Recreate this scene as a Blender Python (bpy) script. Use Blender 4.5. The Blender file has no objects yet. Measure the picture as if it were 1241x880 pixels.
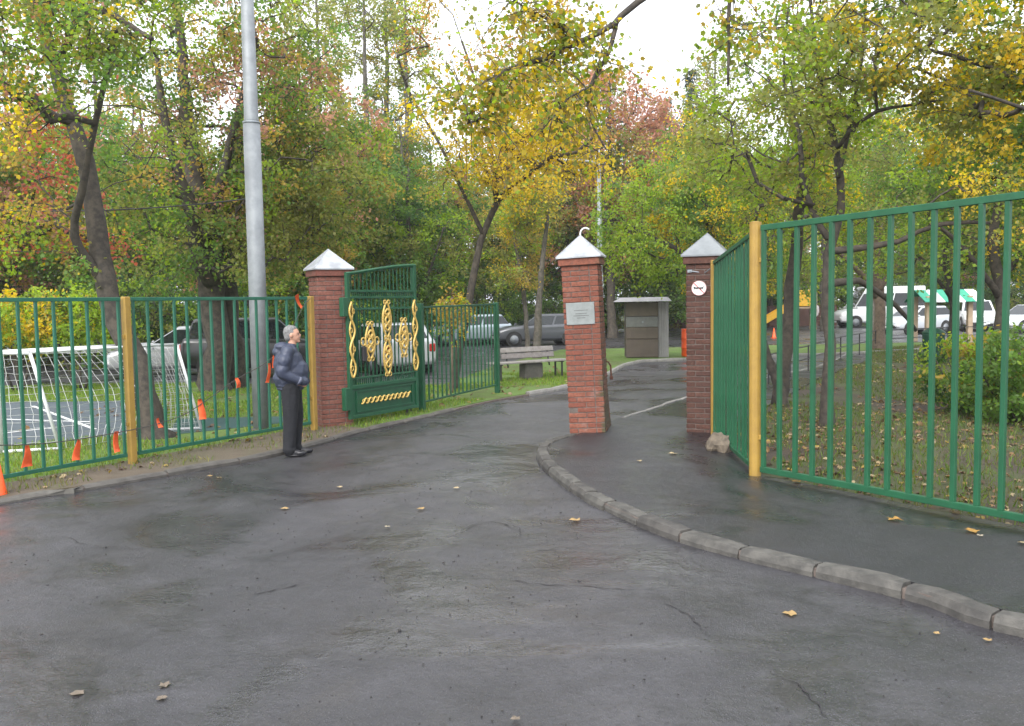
import bpy, bmesh, math, random
import numpy as np
from mathutils import Vector, Matrix

random.seed(7)
SC = bpy.context.scene
COL = SC.collection

# ------------------------------------------------------------------ camera
W, H, F = 1241, 880, 1080.0
CH = 1.95
PITCH, ROLL = math.radians(3.85), math.radians(0.95)
cp, sp = math.cos(PITCH), math.sin(PITCH)
cr, sr = math.cos(ROLL), math.sin(ROLL)
FWD = Vector((0, cp, -sp)); UP0 = Vector((0, sp, cp)); RT0 = Vector((1, 0, 0))
RT = RT0 * cr - UP0 * sr
UP = RT0 * sr + UP0 * cr
cam = bpy.data.cameras.new('camera')
cam.sensor_width = 36.0
cam.lens = 36.0 * F / W
cam.clip_end = 2000
camo = bpy.data.objects.new('camera', cam)
m = Matrix.Identity(4)
for i in range(3):
    m[i][0], m[i][1], m[i][2] = RT[i], UP[i], -FWD[i]
m[2][3] = CH
camo.matrix_world = m
COL.objects.link(camo)
SC.camera = camo

# ------------------------------------------------------------------ world, sun, exposure
wd = bpy.data.worlds.new('World'); SC.world = wd; wd.use_nodes = True
nt = wd.node_tree; nt.nodes.clear()
sky = nt.nodes.new('ShaderNodeTexSky'); sky.sky_type = 'NISHITA'; sky.sun_disc = False
sky.sun_elevation = math.radians(42); sky.sun_rotation = math.radians(202)
sky.dust_density = 6.0; sky.air_density = 1.2
hs = nt.nodes.new('ShaderNodeHueSaturation'); hs.inputs['Saturation'].default_value = 0.25
mx = nt.nodes.new('ShaderNodeMix'); mx.data_type = 'RGBA'; mx.inputs['Factor'].default_value = 0.72
mx.inputs['B'].default_value = (7.5, 7.75, 8.3, 1)          # even overcast cloud cover
bg = nt.nodes.new('ShaderNodeBackground'); bg.inputs['Strength'].default_value = 0.13
out = nt.nodes.new('ShaderNodeOutputWorld')
nt.links.new(sky.outputs[0], hs.inputs['Color']); nt.links.new(hs.outputs[0], mx.inputs['A'])
nt.links.new(mx.outputs['Result'], bg.inputs['Color']); nt.links.new(bg.outputs[0], out.inputs[0])
sun = bpy.data.lights.new('sun', 'SUN'); sun.energy = 1.5; sun.angle = math.radians(40); sun.color = (1, .97, .93)
suno = bpy.data.objects.new('sun', sun); COL.objects.link(suno)
suno.rotation_euler = (math.radians(48), 0, math.radians(-22))
suno.location = (0, 0, 30)
SC.view_settings.view_transform = 'Standard'; SC.view_settings.look = 'None'
SC.view_settings.exposure = 1.30; SC.view_settings.gamma = 1.0
SC.view_settings.use_curve_mapping = False
SC.render.engine = 'CYCLES'
SC.cycles.use_denoising = True
SC.cycles.max_bounces = 8; SC.cycles.diffuse_bounces = 4; SC.cycles.glossy_bounces = 3
SC.cycles.transmission_bounces = 6; SC.cycles.transparent_max_bounces = 12
SC.cycles.sample_clamp_indirect = 6

# ------------------------------------------------------------------ pixel -> place
def ray(px, py):
    x = (px - W / 2) / F; y = -(py - H / 2) / F
    return FWD + RT * x + UP * y
def G(px, py, z=0.0):
    d = ray(px, py); t = (z - CH) / d.z
    return Vector((0, 0, CH)) + d * t
def D(px, py, Y):
    d = ray(px, py)
    return Vector((0, 0, CH)) + d * (Y / d.y)
def PL(px, py, a, b):
    """ray meets the vertical plane through ground points a, b"""
    n = Vector((-(b.y - a.y), b.x - a.x, 0)); d = ray(px, py); o = Vector((0, 0, CH))
    return o + d * ((Vector((a.x, a.y, 0)) - o).dot(n) / d.dot(n))

# ------------------------------------------------------------------ materials
def newmat(name):
    mt = bpy.data.materials.new(name); mt.use_nodes = True
    t = mt.node_tree; b = t.nodes['Principled BSDF']
    return mt, t, b
def mixrgb(t, fac, a, b, blend='MIX'):
    n = t.nodes.new('ShaderNodeMix'); n.data_type = 'RGBA'; n.blend_type = blend
    for s, v in (('Factor', fac), ('A', a), ('B', b)):
        if hasattr(v, 'links') or hasattr(v, 'node'): t.links.new(v, n.inputs[s])
        else: n.inputs[s].default_value = v if s == 'Factor' else (*v[:3], 1)
    return n.outputs['Result']
def noise(t, scale, detail=4, rough=.6, vec=None, dist=0.0):
    n = t.nodes.new('ShaderNodeTexNoise'); n.inputs['Scale'].default_value = scale
    n.inputs['Detail'].default_value = detail; n.inputs['Roughness'].default_value = rough
    n.inputs['Distortion'].default_value = dist
    if vec is not None: t.links.new(vec, n.inputs['Vector'])
    return n.outputs['Fac']
def ramp(t, fac, lo, hi, a=0.0, b=1.0):
    n = t.nodes.new('ShaderNodeMapRange'); n.interpolation_type = 'SMOOTHSTEP'
    n.inputs['From Min'].default_value = lo; n.inputs['From Max'].default_value = hi
    n.inputs['To Min'].default_value = a; n.inputs['To Max'].default_value = b
    t.links.new(fac, n.inputs['Value']); return n.outputs['Result']
def bump(t, b, h, strength, dist=.01):
    n = t.nodes.new('ShaderNodeBump'); n.inputs['Strength'].default_value = strength
    n.inputs['Distance'].default_value = dist; t.links.new(h, n.inputs['Height'])
    t.links.new(n.outputs[0], b.inputs['Normal']); return n
def wpos(t):
    return t.nodes.new('ShaderNodeNewGeometry').outputs['Position']
def mat(name, c1, c2=None, rough=.6, metal=0.0, scale=8.0, bmp=0.0, bscale=60.0, objrand=0.0, spec=.5, r2=None, chips=None):
    mt, t, b = newmat(name)
    tc = t.nodes.new('ShaderNodeTexCoord').outputs['Object']
    c2 = c2 or tuple(v * .72 for v in c1)
    f = ramp(t, noise(t, scale, 5, .65, tc), .32, .68)
    colr = mixrgb(t, f, c1, c2)
    if chips:   # flaked paint and rust
        wq = wpos(t)
        colr = mixrgb(t, ramp(t, noise(t, 26, 5, .7, wq), .66, .70, 0, .8), colr, chips)
        colr = mixrgb(t, ramp(t, noise(t, 3.5, 5, .7, wq), .55, .75, 0, .35), colr, tuple(v * .45 for v in c1))
    if objrand:
        oi = t.nodes.new('ShaderNodeObjectInfo').outputs['Random']
        h = t.nodes.new('ShaderNodeHueSaturation')
        t.links.new(ramp(t, oi, 0, 1, 1 - objrand, 1 + objrand), h.inputs['Value'])
        t.links.new(ramp(t, oi, 0, 1, .488, .512), h.inputs['Hue'])
        t.links.new(colr, h.inputs['Color']); colr = h.outputs[0]
    t.links.new(colr, b.inputs['Base Color'])
    b.inputs['Roughness'].default_value = rough
    if r2 is not None: t.links.new(ramp(t, noise(t, scale * 1.7, 4, .6, tc), .3, .7, rough, r2), b.inputs['Roughness'])
    b.inputs['Metallic'].default_value = metal
    b.inputs['Specular IOR Level'].default_value = spec
    if bmp: bump(t, b, noise(t, bscale, 4, .6, tc), bmp)
    return mt
def glassmat(name, c, rough=.05):
    mt, t, b = newmat(name)
    b.inputs['Base Color'].default_value = (*c, 1); b.inputs['Roughness'].default_value = rough
    b.inputs['Specular IOR Level'].default_value = .6
    return mt

M = {}
M['green'] = mat('green_paint', (.008, .088, .036), (.006, .066, .027), .42, chips=(.05, .028, .018), scale=5, bmp=.05, bscale=40, r2=.55)
M['green_left'] = mat('green_paint_teal', (.012, .115, .068), (.010, .090, .053), .42, chips=(.05, .028, .018), scale=5, bmp=.05, bscale=40, r2=.55)
M['green_in'] = mat('green_paint_gate', (.008, .084, .036), (.006, .063, .027), .45, chips=(.03, .02, .015), scale=6, bmp=.05)
M['yellow'] = mat('yellow_paint', (.33, .205, .038), (.27, .165, .033), .5, chips=(.10, .06, .03), scale=7, bmp=.06)
M['gold'] = mat('gold_paint', (.66, .46, .13), (.55, .37, .10), .4, metal=.15, scale=20)
M['zinc'] = mat('galvanised', (.25, .27, .285), (.18, .195, .21), .6, metal=.15, scale=4, r2=.55)
M['zinc_dark'] = mat('galvanised_dull', (.22, .245, .265), (.28, .31, .34), .55, metal=.35, scale=3)
M['cap'] = mat('cap_metal', (.42, .44, .47), (.27, .285, .305), .4, metal=.25, scale=5, r2=.55)
M['mortar'] = mat('mortar', (.15, .12, .105), (.085, .068, .058), .9, scale=12, bmp=.3)
M['wood_grey'] = mat('weathered_wood', (.27, .25, .24), (.19, .17, .16), .75, scale=10, bmp=.15, objrand=.12)
M['black'] = mat('black_iron', (.016, .016, .018), (.03, .028, .028), .5, scale=12)
M['rust'] = mat('rusty_iron', (.16, .06, .03), (.07, .03, .02), .8, scale=18, bmp=.2)
M['orange'] = mat('orange_plastic', (.85, .115, .02), (.78, .095, .018), .42, scale=6)
M['pennant'] = mat('orange_cloth', (.85, .13, .03), (.72, .10, .025), .7, scale=14)
M['white'] = mat('white_paint', (.72, .73, .74), (.6, .61, .62), .45, scale=6)
M['cord'] = mat('cord', (.06, .055, .05), rough=.8)
M['bark'] = mat('bark', (.075, .062, .048), (.030, .026, .022), .9, scale=9, bmp=.7, bscale=22)
M['bark_grey'] = mat('bark_grey', (.13, .115, .095), (.06, .055, .045), .9, scale=8, bmp=.7, bscale=22)
M['bark_brown'] = mat('bark_brown', (.17, .125, .09), (.09, .065, .048), .9, scale=8, bmp=.7, bscale=22)
M['kerb'] = mat('kerb_concrete', (.085, .080, .072), (.040, .038, .035), .75, scale=7, bmp=.45, bscale=55, objrand=.14)
M['kerb_dark'] = mat('kerb_concrete_worn', (.065, .06, .054), (.10, .094, .084), .8, scale=7, bmp=.4, bscale=55, objrand=.12)
M['kerb_pale'] = mat('kerb_pale', (.25, .24, .225), (.18, .175, .165), .8, scale=7, bmp=.3, objrand=.08)
M['stone'] = mat('rubble', (.16, .13, .095), (.075, .06, .045), .9, scale=9, bmp=.6, bscale=20)
M['court'] = mat('court', (.075, .095, .115), (.055, .075, .09), .7, scale=1.5, bmp=.1)
M['court_teal'] = mat('court_teal', (.022, .06, .062), (.03, .075, .075), .6, scale=1.5)
M['steel_plate'] = mat('brushed_plate', (.27, .29, .285), (.22, .24, .235), .38, metal=.4, scale=9)
M['ink'] = mat('engraving', (.12, .125, .125), rough=.7)
M['sign_white'] = mat('sign_white', (.75, .75, .75), (.68, .68, .68), .4)
M['sign_red'] = mat('sign_red', (.55, .03, .03), rough=.45)
M['sign_black'] = mat('sign_black', (.012, .012, .012), rough=.5)
M['kiosk'] = mat('kiosk_panel', (.105, .082, .062), (.08, .062, .05), .6, scale=3, objrand=.15)
M['kiosk_grey'] = mat('kiosk_sheet', (.34, .33, .34), (.27, .265, .27), .5, metal=.3, scale=3)
M['glass'] = glassmat('glass', (.012, .016, .018))
M['rubber'] = mat('rubber', (.018, .018, .018), rough=.8)
M['lamp_red'] = mat('tail_lamp', (.45, .015, .01), rough=.2)
M['lamp_clear'] = mat('head_lamp', (.75, .76, .78), rough=.12)
M['skin'] = mat('skin', (.48, .27, .19), (.42, .22, .15), .55, scale=15)
M['hair_grey'] = mat('hair_grey', (.22, .22, .22), (.09, .09, .09), .8, scale=45, bmp=.4, bscale=140)
M['jacket'] = mat('navy_jacket', (.042, .052, .088), (.026, .033, .058), .5, scale=7, bmp=.8, bscale=11, r2=.65)
M['trousers'] = mat('dark_trousers', (.006, .007, .010), (.011, .012, .016), .85, scale=9, bmp=.9, bscale=9)
M['shoe'] = mat('shoe', (.010, .010, .014), rough=.4)
M['yellow_plastic'] = mat('yellow_plastic', (.85, .48, .03), (.75, .42, .03), .4)
M['tan'] = mat('tan_wood', (.42, .32, .22), (.35, .26, .17), .7)
M['brownwall'] = mat('brown_wall', (.11, .05, .035), (.075, .038, .028), .8, scale=2, bmp=.2)
M['teal_cloth'] = mat('teal_awning', (.03, .33, .20), (.025, .27, .16), .6)
M['bin_green'] = mat('bin_green', (.012, .075, .045), rough=.5)
M['pink'] = mat('white_coat', (.75, .7, .68), (.6, .5, .5), .8)
M['maroon'] = mat('maroon_coat', (.13, .025, .03), rough=.8)

def brick_material(name, base, alt, mossdir=None, mossat=0.0):
    mt, t, b = newmat(name)
    tc = t.nodes.new('ShaderNodeTexCoord').outputs['Object']
    wp = wpos(t)
    oi = t.nodes.new('ShaderNodeObjectInfo').outputs['Random']
    c = mixrgb(t, ramp(t, oi, 0, 1), base, alt)
    c = mixrgb(t, ramp(t, noise(t, 28, 5, .7, tc), .35, .75), c, tuple(v * .55 for v in base))
    # pale bloom and soot in patches of their own
    c = mixrgb(t, ramp(t, noise(t, 3.2, 5, .7, wp), .57, .74, 0, .45), c, (.27, .19, .16))
    c = mixrgb(t, ramp(t, noise(t, 2.1, 5, .7, wp, .6), .55, .72, 0, .55), c, (.06, .035, .028))
    if mossdir is not None:
        d = t.nodes.new('ShaderNodeVectorMath'); d.operation = 'DOT_PRODUCT'
        t.links.new(wp, d.inputs[0]); d.inputs[1].default_value = mossdir
        s = t.nodes.new('ShaderNodeMath'); s.operation = 'ADD'
        t.links.new(d.outputs['Value'], s.inputs[0])
        t.links.new(ramp(t, noise(t, 6, 5, .7, wp), .2, .8, -.12, .12), s.inputs[1])
        c = mixrgb(t, ramp(t, s.outputs[0], mossat, mossat + .12, 0, .85), c, (.045, .055, .025))
    t.links.new(c, b.inputs['Base Color']); b.inputs['Roughness'].default_value = .78
    bump(t, b, noise(t, 70, 5, .7, tc), .5, .004)
    return mt

def asphalt(name, c1, c2, wet=.5, seams=True):
    mt, t, b = newmat(name)
    p = wpos(t)
    big = noise(t, .30, 6, .62, p, 1.2)
    mid = noise(t, 1.4, 8, .68, p, 1.0)
    fine = noise(t, 130, 3, .7, p)
    grain = noise(t, 38, 4, .75, p)
    k = lambda f, cc=c1: tuple(v * f for v in cc)
    c = mixrgb(t, ramp(t, mid, .32, .68), k(.80), k(1.12, c2))
    c = mixrgb(t, ramp(t, big, .42, .60, 0, .6), c, k(.60))                                   # old repairs of darker mix
    c = mixrgb(t, ramp(t, noise(t, .75, 5, .65, p, 1.6), .54, .68, 0, .45), c, (c1[0] * 1.05, c1[1] * .95, c1[2] * .76))   # rubbed-in silt
    c = mixrgb(t, ramp(t, noise(t, 4.2, 6, .7, p, .8), .5, .72, 0, .5), c, k(.52))            # small stains
    c = mixrgb(t, ramp(t, noise(t, 9.0, 5, .7, p, .3), .56, .72, 0, .35), c, k(1.45))
    vo = t.nodes.new('ShaderNodeTexVoronoi'); vo.inputs['Scale'].default_value = 58; t.links.new(p, vo.inputs['Vector'])
    chip = ramp(t, vo.outputs['Distance'], .10, .36, 1, 0)
    c = mixrgb(t, ramp(t, chip, 0, 1, 0, .55), c, k(2.3))
    c = mixrgb(t, ramp(t, grain, .45, .70, 0, .65), c, k(.38))
    c = mixrgb(t, ramp(t, fine, .4, .7, 0, .4), c, k(.45))
    c = mixrgb(t, ramp(t, noise(t, 17, 3, .6, p), .69, .73, 0, .9), c, k(.22))                # pits
    if seams:   # ragged seams where old patches were laid
        v2 = t.nodes.new('ShaderNodeTexVoronoi'); v2.feature = 'DISTANCE_TO_EDGE'; v2.inputs['Scale'].default_value = .26
        nz = t.nodes.new('ShaderNodeTexNoise'); nz.inputs['Scale'].default_value = 1.3; nz.inputs['Detail'].default_value = 8; nz.inputs['Roughness'].default_value = .65
        t.links.new(p, nz.inputs['Vector'])
        va = t.nodes.new('ShaderNodeVectorMath'); va.operation = 'MULTIPLY_ADD'
        t.links.new(nz.outputs['Color'], va.inputs[0]); va.inputs[1].default_value = (1.9, 1.9, 0); t.links.new(p, va.inputs[2])
        t.links.new(va.outputs[0], v2.inputs['Vector'])
        for lo, hi, am in ((.0015, .012, .75), (.01, .07, .35)):
            seam = ramp(t, v2.outputs['Distance'], lo, hi, 1, 0)
            seam2 = t.nodes.new('ShaderNodeMath'); seam2.operation = 'MULTIPLY'
            t.links.new(seam, seam2.inputs[0]); t.links.new(ramp(t, noise(t, .8, 4, .6, p), .44, .58, 0, am), seam2.inputs[1])
            c = mixrgb(t, seam2.outputs[0], c, k(.30))
    t.links.new(c, b.inputs['Base Color'])
    # damp film: smoother where water lies, rough where it has dried
    film = ramp(t, noise(t, .5, 5, .6, p, 1.2), .33, .63, 0, 1)
    r = ramp(t, film, 0, 1, .20 + .14 * (1 - wet), .50)
    t.links.new(r, b.inputs['Roughness'])
    b.inputs['Specular IOR Level'].default_value = .72
    h1 = t.nodes.new('ShaderNodeMath'); h1.operation = 'MULTIPLY_ADD'
    t.links.new(chip, h1.inputs[0]); h1.inputs[1].default_value = .5; t.links.new(grain, h1.inputs[2])
    n1 = bump(t, b, h1.outputs[0], .5, .007)
    t.links.new(ramp(t, film, 0, 1, .28, .75), n1.inputs['Strength'])
    n2 = t.nodes.new('ShaderNodeBump'); n2.inputs['Strength'].default_value = .55; n2.inputs['Distance'].default_value = .10
    t.links.new(noise(t, 1.1, 5, .55, p), n2.inputs['Height']); t.links.new(n2.outputs[0], n1.inputs['Normal'])
    return mt
M['asphalt'] = asphalt('asphalt_wet', (.039, .038, .0435), (.050, .0485, .055), 1.0)
M['asphalt_new'] = asphalt('asphalt_pavement', (.018, .018, .022), (.024, .0235, .028), .65, False)

def soilmat(name, a, bcol, g, gl, gh):
    mt, t, b = newmat(name); p = wpos(t)
    c = mixrgb(t, ramp(t, noise(t, 5, 6, .7, p), .3, .7), a, bcol)
    c = mixrgb(t, ramp(t, noise(t, .55, 6, .65, p, .8), gl, gh), c, g)
    c = mixrgb(t, ramp(t, noise(t, 60, 3, .7, p), .35, .7, 0, .5), c, tuple(v * .4 for v in a))
    t.links.new(c, b.inputs['Base Color']); b.inputs['Roughness'].default_value = .95
    bump(t, b, noise(t, 30, 6, .75, p), .8, .03)
    return mt
M['soil'] = soilmat('park_soil', (.050, .038, .028), (.085, .062, .043), (.07, .088, .026), .40, .60)
M['lawn'] = soilmat('lawn_ground', (.085, .11, .03), (.11, .145, .035), (.11, .19, .03), .35, .55)
M['verge'] = soilmat('verge_soil', (.11, .085, .06), (.15, .12, .085), (.10, .10, .045), .48, .66)
M['ground'] = soilmat('open_ground', (.06, .065, .03), (.08, .08, .04), (.05, .08, .025), .4, .6)

def leafmat(name, transl=.55, rough=.5):
    mt = bpy.data.materials.new(name); mt.use_nodes = True; t = mt.node_tree; t.nodes.clear()
    o = t.nodes.new('ShaderNodeOutputMaterial'); a = t.nodes.new('ShaderNodeAttribute'); a.attribute_name = 'leafcol'
    b = t.nodes.new('ShaderNodeBsdfPrincipled'); b.inputs['Roughness'].default_value = rough
    b.inputs['Specular IOR Level'].default_value = .35
    tr = t.nodes.new('ShaderNodeBsdfTranslucent')
    g = t.nodes.new('ShaderNodeHueSaturation'); g.inputs['Saturation'].default_value = 1.12; g.inputs['Value'].default_value = 1.9
    t.links.new(a.outputs['Color'], b.inputs['Base Color']); t.links.new(a.outputs['Color'], g.inputs['Color'])
    t.links.new(g.outputs[0], tr.inputs['Color'])
    mi = t.nodes.new('ShaderNodeMixShader'); mi.inputs[0].default_value = transl
    t.links.new(b.outputs[0], mi.inputs[1]); t.links.new(tr.outputs[0], mi.inputs[2]); t.links.new(mi.outputs[0], o.inputs[0])
    return mt
M['leaf'] = leafmat('foliage')
M['litter'] = leafmat('fallen_leaves', .15, .6)
M['grass'] = leafmat('grass_blades', .3, .6)

# ------------------------------------------------------------------ object helpers
def tag(o, label=None, cat=None, group=None, kind=None):
    if label: o['label'] = label
    if cat: o['category'] = cat
    if group: o['group'] = group
    if kind: o['kind'] = kind
    return o
def empty(name, loc, label, cat, group=None, rz=0.0):
    o = bpy.data.objects.new(name, None); COL.objects.link(o)
    o.location = loc; o.rotation_euler = (0, 0, rz); o.empty_display_size = .2
    return tag(o, label, cat, group)
def link_mesh(name, me, parent=None, material=None):
    o = bpy.data.objects.new(name, me); COL.objects.link(o)
    if material is not None and not me.materials: me.materials.append(material)
    if parent is not None: o.parent = parent
    return o
def copy_tree(o, parent=None):
    c = o.copy(); COL.objects.link(c); c.parent = parent
    for ch in o.children: copy_tree(ch, c)
    return c

class MB:
    def __init__(s): s.v = []; s.f = []
    def add(s, vs, fs):
        o = len(s.v); s.v += [tuple(v) for v in vs]; s.f += [tuple(o + i for i in f) for f in fs]; return s
    def box(s, c, sz, rot=None, ch=0.0):
        hx, hy, hz = sz[0] / 2, sz[1] / 2, sz[2] / 2
        R = rot or Matrix.Identity(3); c = Vector(c)
        if ch <= 0:
            vs = [c + R @ Vector((x, y, z)) for z in (-hz, hz) for y in (-hy, hy) for x in (-hx, hx)]
            fs = [(0, 2, 3, 1), (4, 5, 7, 6), (0, 1, 5, 4), (2, 6, 7, 3), (0, 4, 6, 2), (1, 3, 7, 5)]
            return s.add(vs, fs)
        k = min(ch, hx * .9, hy * .9, hz * .9); vs = []
        for z in (-1, 1):
            for y in (-1, 1):
                for x in (-1, 1):
                    vs += [c + R @ Vector((x * hx, y * (hy - k), z * (hz - k))), c + R @ Vector((x * (hx - k), y * hy, z * (hz - k))), c + R @ Vector((x * (hx - k), y * (hy - k), z * hz))]
        I = lambda x, y, z, a: ((z > 0) * 4 + (y > 0) * 2 + (x > 0)) * 3 + a
        fs = []
        for a in range(3):
            o1, o2 = (a + 1) % 3, (a + 2) % 3
            for sg in (-1, 1):
                q = []
                for (p, r) in ((-1, -1), (1, -1), (1, 1), (-1, 1)):
                    t = [0, 0, 0]; t[a] = sg; t[o1] = p; t[o2] = r; q.append(I(*t, a))
                fs.append(tuple(q) if sg > 0 else tuple(reversed(q)))
            for p in (-1, 1):
                for r in (-1, 1):
                    t0 = [0, 0, 0]; t0[a] = -1; t0[o1] = p; t0[o2] = r
                    t1 = list(t0); t1[a] = 1
                    q = (I(*t0, o1), I(*t1, o1), I(*t1, o2), I(*t0, o2))
                    fs.append(q if p * r < 0 else tuple(reversed(q)))
        for z in (-1, 1):
            for y in (-1, 1):
                for x in (-1, 1):
                    q = (I(x, y, z, 0), I(x, y, z, 1), I(x, y, z, 2))
                    fs.append(q if x * y * z > 0 else tuple(reversed(q)))
        return s.add(vs, fs)
    def tube(s, pts, r, n=8, caps=True):
        P = [Vector(p) for p in pts]; L = len(P)
        R = r if hasattr(r, '__len__') else [r] * L
        ref = None; vs = []
        for i in range(L):
            t = (P[min(i + 1, L - 1)] - P[max(i - 1, 0)])
            t = t.normalized() if t.length > 1e-9 else Vector((0, 0, 1))
            if ref is None: ref = t.orthogonal().normalized()
            ref = (ref - t * ref.dot(t))
            ref = ref.normalized() if ref.length > 1e-6 else t.orthogonal().normalized()
            b = t.cross(ref)
            vs += [P[i] + (ref * math.cos(2 * math.pi * k / n) + b * math.sin(2 * math.pi * k / n)) * R[i] for k in range(n)]
        fs = [(i * n + k, i * n + (k + 1) % n, (i + 1) * n + (k + 1) % n, (i + 1) * n + k) for i in range(L - 1) for k in range(n)]
        if caps: fs += [tuple(reversed(range(n))), tuple((L - 1) * n + k for k in range(n))]
        return s.add(vs, fs)
    def prism(s, poly, z0, z1):
        n = len(poly); vs = [(p[0], p[1], z0) for p in poly] + [(p[0], p[1], z1) for p in poly]
        a = sum(poly[i][0] * poly[(i + 1) % n][1] - poly[(i + 1) % n][0] * poly[i][1] for i in range(n))
        idx = list(range(n))
        fs = [tuple(n + i for i in idx), tuple(reversed(idx))] + [(i, (i + 1) % n, n + (i + 1) % n, n + i) for i in idx]
        if a < 0: fs = [tuple(reversed(f)) for f in fs]
        return s.add(vs, fs)
    def lathe(s, prof, n=20, M4=None):
        vs = []; L = len(prof)
        for (r, z) in prof:
            for k in range(n):
                a = 2 * math.pi * k / n; v = Vector((r * math.cos(a), r * math.sin(a), z))
                vs.append(M4 @ v if M4 else v)
        fs = [(i * n + k, i * n + (k + 1) % n, (i + 1) * n + (k + 1) % n, (i + 1) * n + k) for i in range(L - 1) for k in range(n)]
        if prof[0][0] > 1e-6: fs.append(tuple(reversed(range(n))))
        if prof[-1][0] > 1e-6: fs.append(tuple((L - 1) * n + k for k in range(n)))
        return s.add(vs, fs)
    def mesh(s, name, smooth=False):
        me = bpy.data.meshes.new(name); me.from_pydata(s.v, [], s.f); me.update()
        if smooth: me.polygons.foreach_set('use_smooth', [True] * len(me.polygons))
        return me
    def build(s, name, material, parent=None, smooth=False, org=None):
        if org is not None: s.v = [(v[0] - org[0], v[1] - org[1], v[2] - org[2]) for v in s.v]
        return link_mesh(name, s.mesh(name, smooth), parent, material)

def rz(a): return Matrix.Rotation(a, 3, 'Z')
def spline(pts, step):
    """Catmull-Rom through pts, resampled evenly"""
    P = [Vector(p) for p in pts]; P = [P[0] * 2 - P[1]] + P + [P[-1] * 2 - P[-2]]; o = []
    for i in range(1, len(P) - 2):
        n = max(4, int((P[i + 1] - P[i]).length / .04))
        for k in range(n):
            t = k / n; a, b, c, d = P[i - 1], P[i], P[i + 1], P[i + 2]
            o.append(.5 * ((2 * b) + (c - a) * t + (2 * a - 5 * b + 4 * c - d) * t * t + (3 * b - a - 3 * c + d) * t ** 3))
    o.append(P[-2].copy())
    res = [o[0]]; acc = 0
    for i in range(1, len(o)):
        acc += (o[i] - o[i - 1]).length
        if acc >= step: res.append(o[i]); acc = 0
    if (res[-1] - o[-1]).length > step * .3: res.append(o[-1])
    return res

# ------------------------------------------------------------------ the setting
PZ = 0.085      # pavement height
def sheet(name, poly, z0, z1, material, parent=None):
    me = MB().prism([(p[0], p[1]) for p in poly], z0, z1)
    o = me.build(name, material, parent)
    if parent is None: tag(o, kind='structure')
    return o

n = 64
sheet('ground', [(700 * math.cos(2 * math.pi * i / n), 700 * math.sin(2 * math.pi * i / n)) for i in range(n)], -.6, -.09, M['ground'])
# the drive, its forecourt and the car park are one asphalt sheet with shallow undulations
xs = np.unique(np.concatenate([np.linspace(-50, -12, 20), np.linspace(-12, 14, 90), np.linspace(14, 70, 30)]))
ys = np.unique(np.concatenate([np.linspace(-25, 2, 16), np.linspace(2, 30, 100), np.linspace(30, 63, 24)]))
X, Y = np.meshgrid(xs, ys)
Z = .010 * np.sin(X * .9 + 1.3 * np.sin(Y * .5)) * np.cos(Y * .8 + .7 * np.sin(X * .6)) + .006 * np.sin(X * 2.3 + 2) * np.sin(Y * 1.9 + 1)
for (px, py, r, dpt) in ((600, 642, .42, .03), (640, 668, .5, .018), (110, 669, .22, .03), (320, 720, .7, .016)):
    g = G(px, py); Z -= dpt * np.exp(-(((X - g.x) ** 2 + (Y - g.y) ** 2) / r ** 2))
vs = np.stack([X.ravel(), Y.ravel(), Z.ravel()], 1); nx, ny = len(xs), len(ys)
fs = [(j * nx + i, j * nx + i + 1, (j + 1) * nx + i + 1, (j + 1) * nx + i) for j in range(ny - 1) for i in range(nx - 1)]
mb = MB(); mb.add(vs.tolist(), fs)
road = tag(mb.build('road', M['asphalt'], None, True), kind='structure')

kerbR = spline([Vector((7.6, 1.2, 0)), Vector((4.6, 3.55, 0))] + [G(*p) for p in ((1241, 772), (1120, 733), (1000, 704), (900, 680), (815, 655), (755, 630), (705, 605), (672, 582), (656, 566), (651, 553), (660, 543), (690, 533))], .02)
backedge = [Vector((1.72, 14.2, 0)), Vector((3.31, 17.05, 0)), Vector((4.9, 19.6, 0)), Vector((8.4, 24.5, 0)), Vector((11.6, 30.5, 0))]
inedge = [Vector((10.6, 26.5, 0)), Vector((7.2, 20.8, 0)), Vector((4.6, 15.8, 0)), Vector((3.1, 12.9, 0))]
FA = G(915, 576, PZ)          # corner post of the right-hand fence
FB = D(865, 520, 12.1); FB.z = PZ
FC = G(1235, 640, PZ)
fdir = (Vector((FC.x, FC.y, 0)) - Vector((FA.x, FA.y, 0))).normalized()
FE = Vector((FA.x, FA.y, 0)) + fdir * 12.5
def inset(curve, w, st):
    o = []
    for i in range(0, len(curve), st):
        t_ = (curve[min(i + 6, len(curve) - 1)] - curve[max(i - 6, 0)]).normalized(); o.append(curve[i] + Vector((t_.y, -t_.x, 0)) * w)
    return o
pave = inset(kerbR, .132, 5) + backedge + inedge + [Vector((FA.x + .03, FA.y + .1, 0)), FE, Vector((9.8, 0, 0))]
sheet('pavement', pave, -.2, PZ, M['asphalt_new'])
soil = [Vector((3.1, 12.9, 0))] + inedge[::-1][1:] + [Vector((13.2, 32.6, 0)), Vector((17, 35, 0)), Vector((45, 35.5, 0)), Vector((45, -12, 0)), FE, Vector((FA.x + .03, FA.y + .1, 0))]
sheet('park_ground', soil, -.2, .06, M['soil'])

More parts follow.
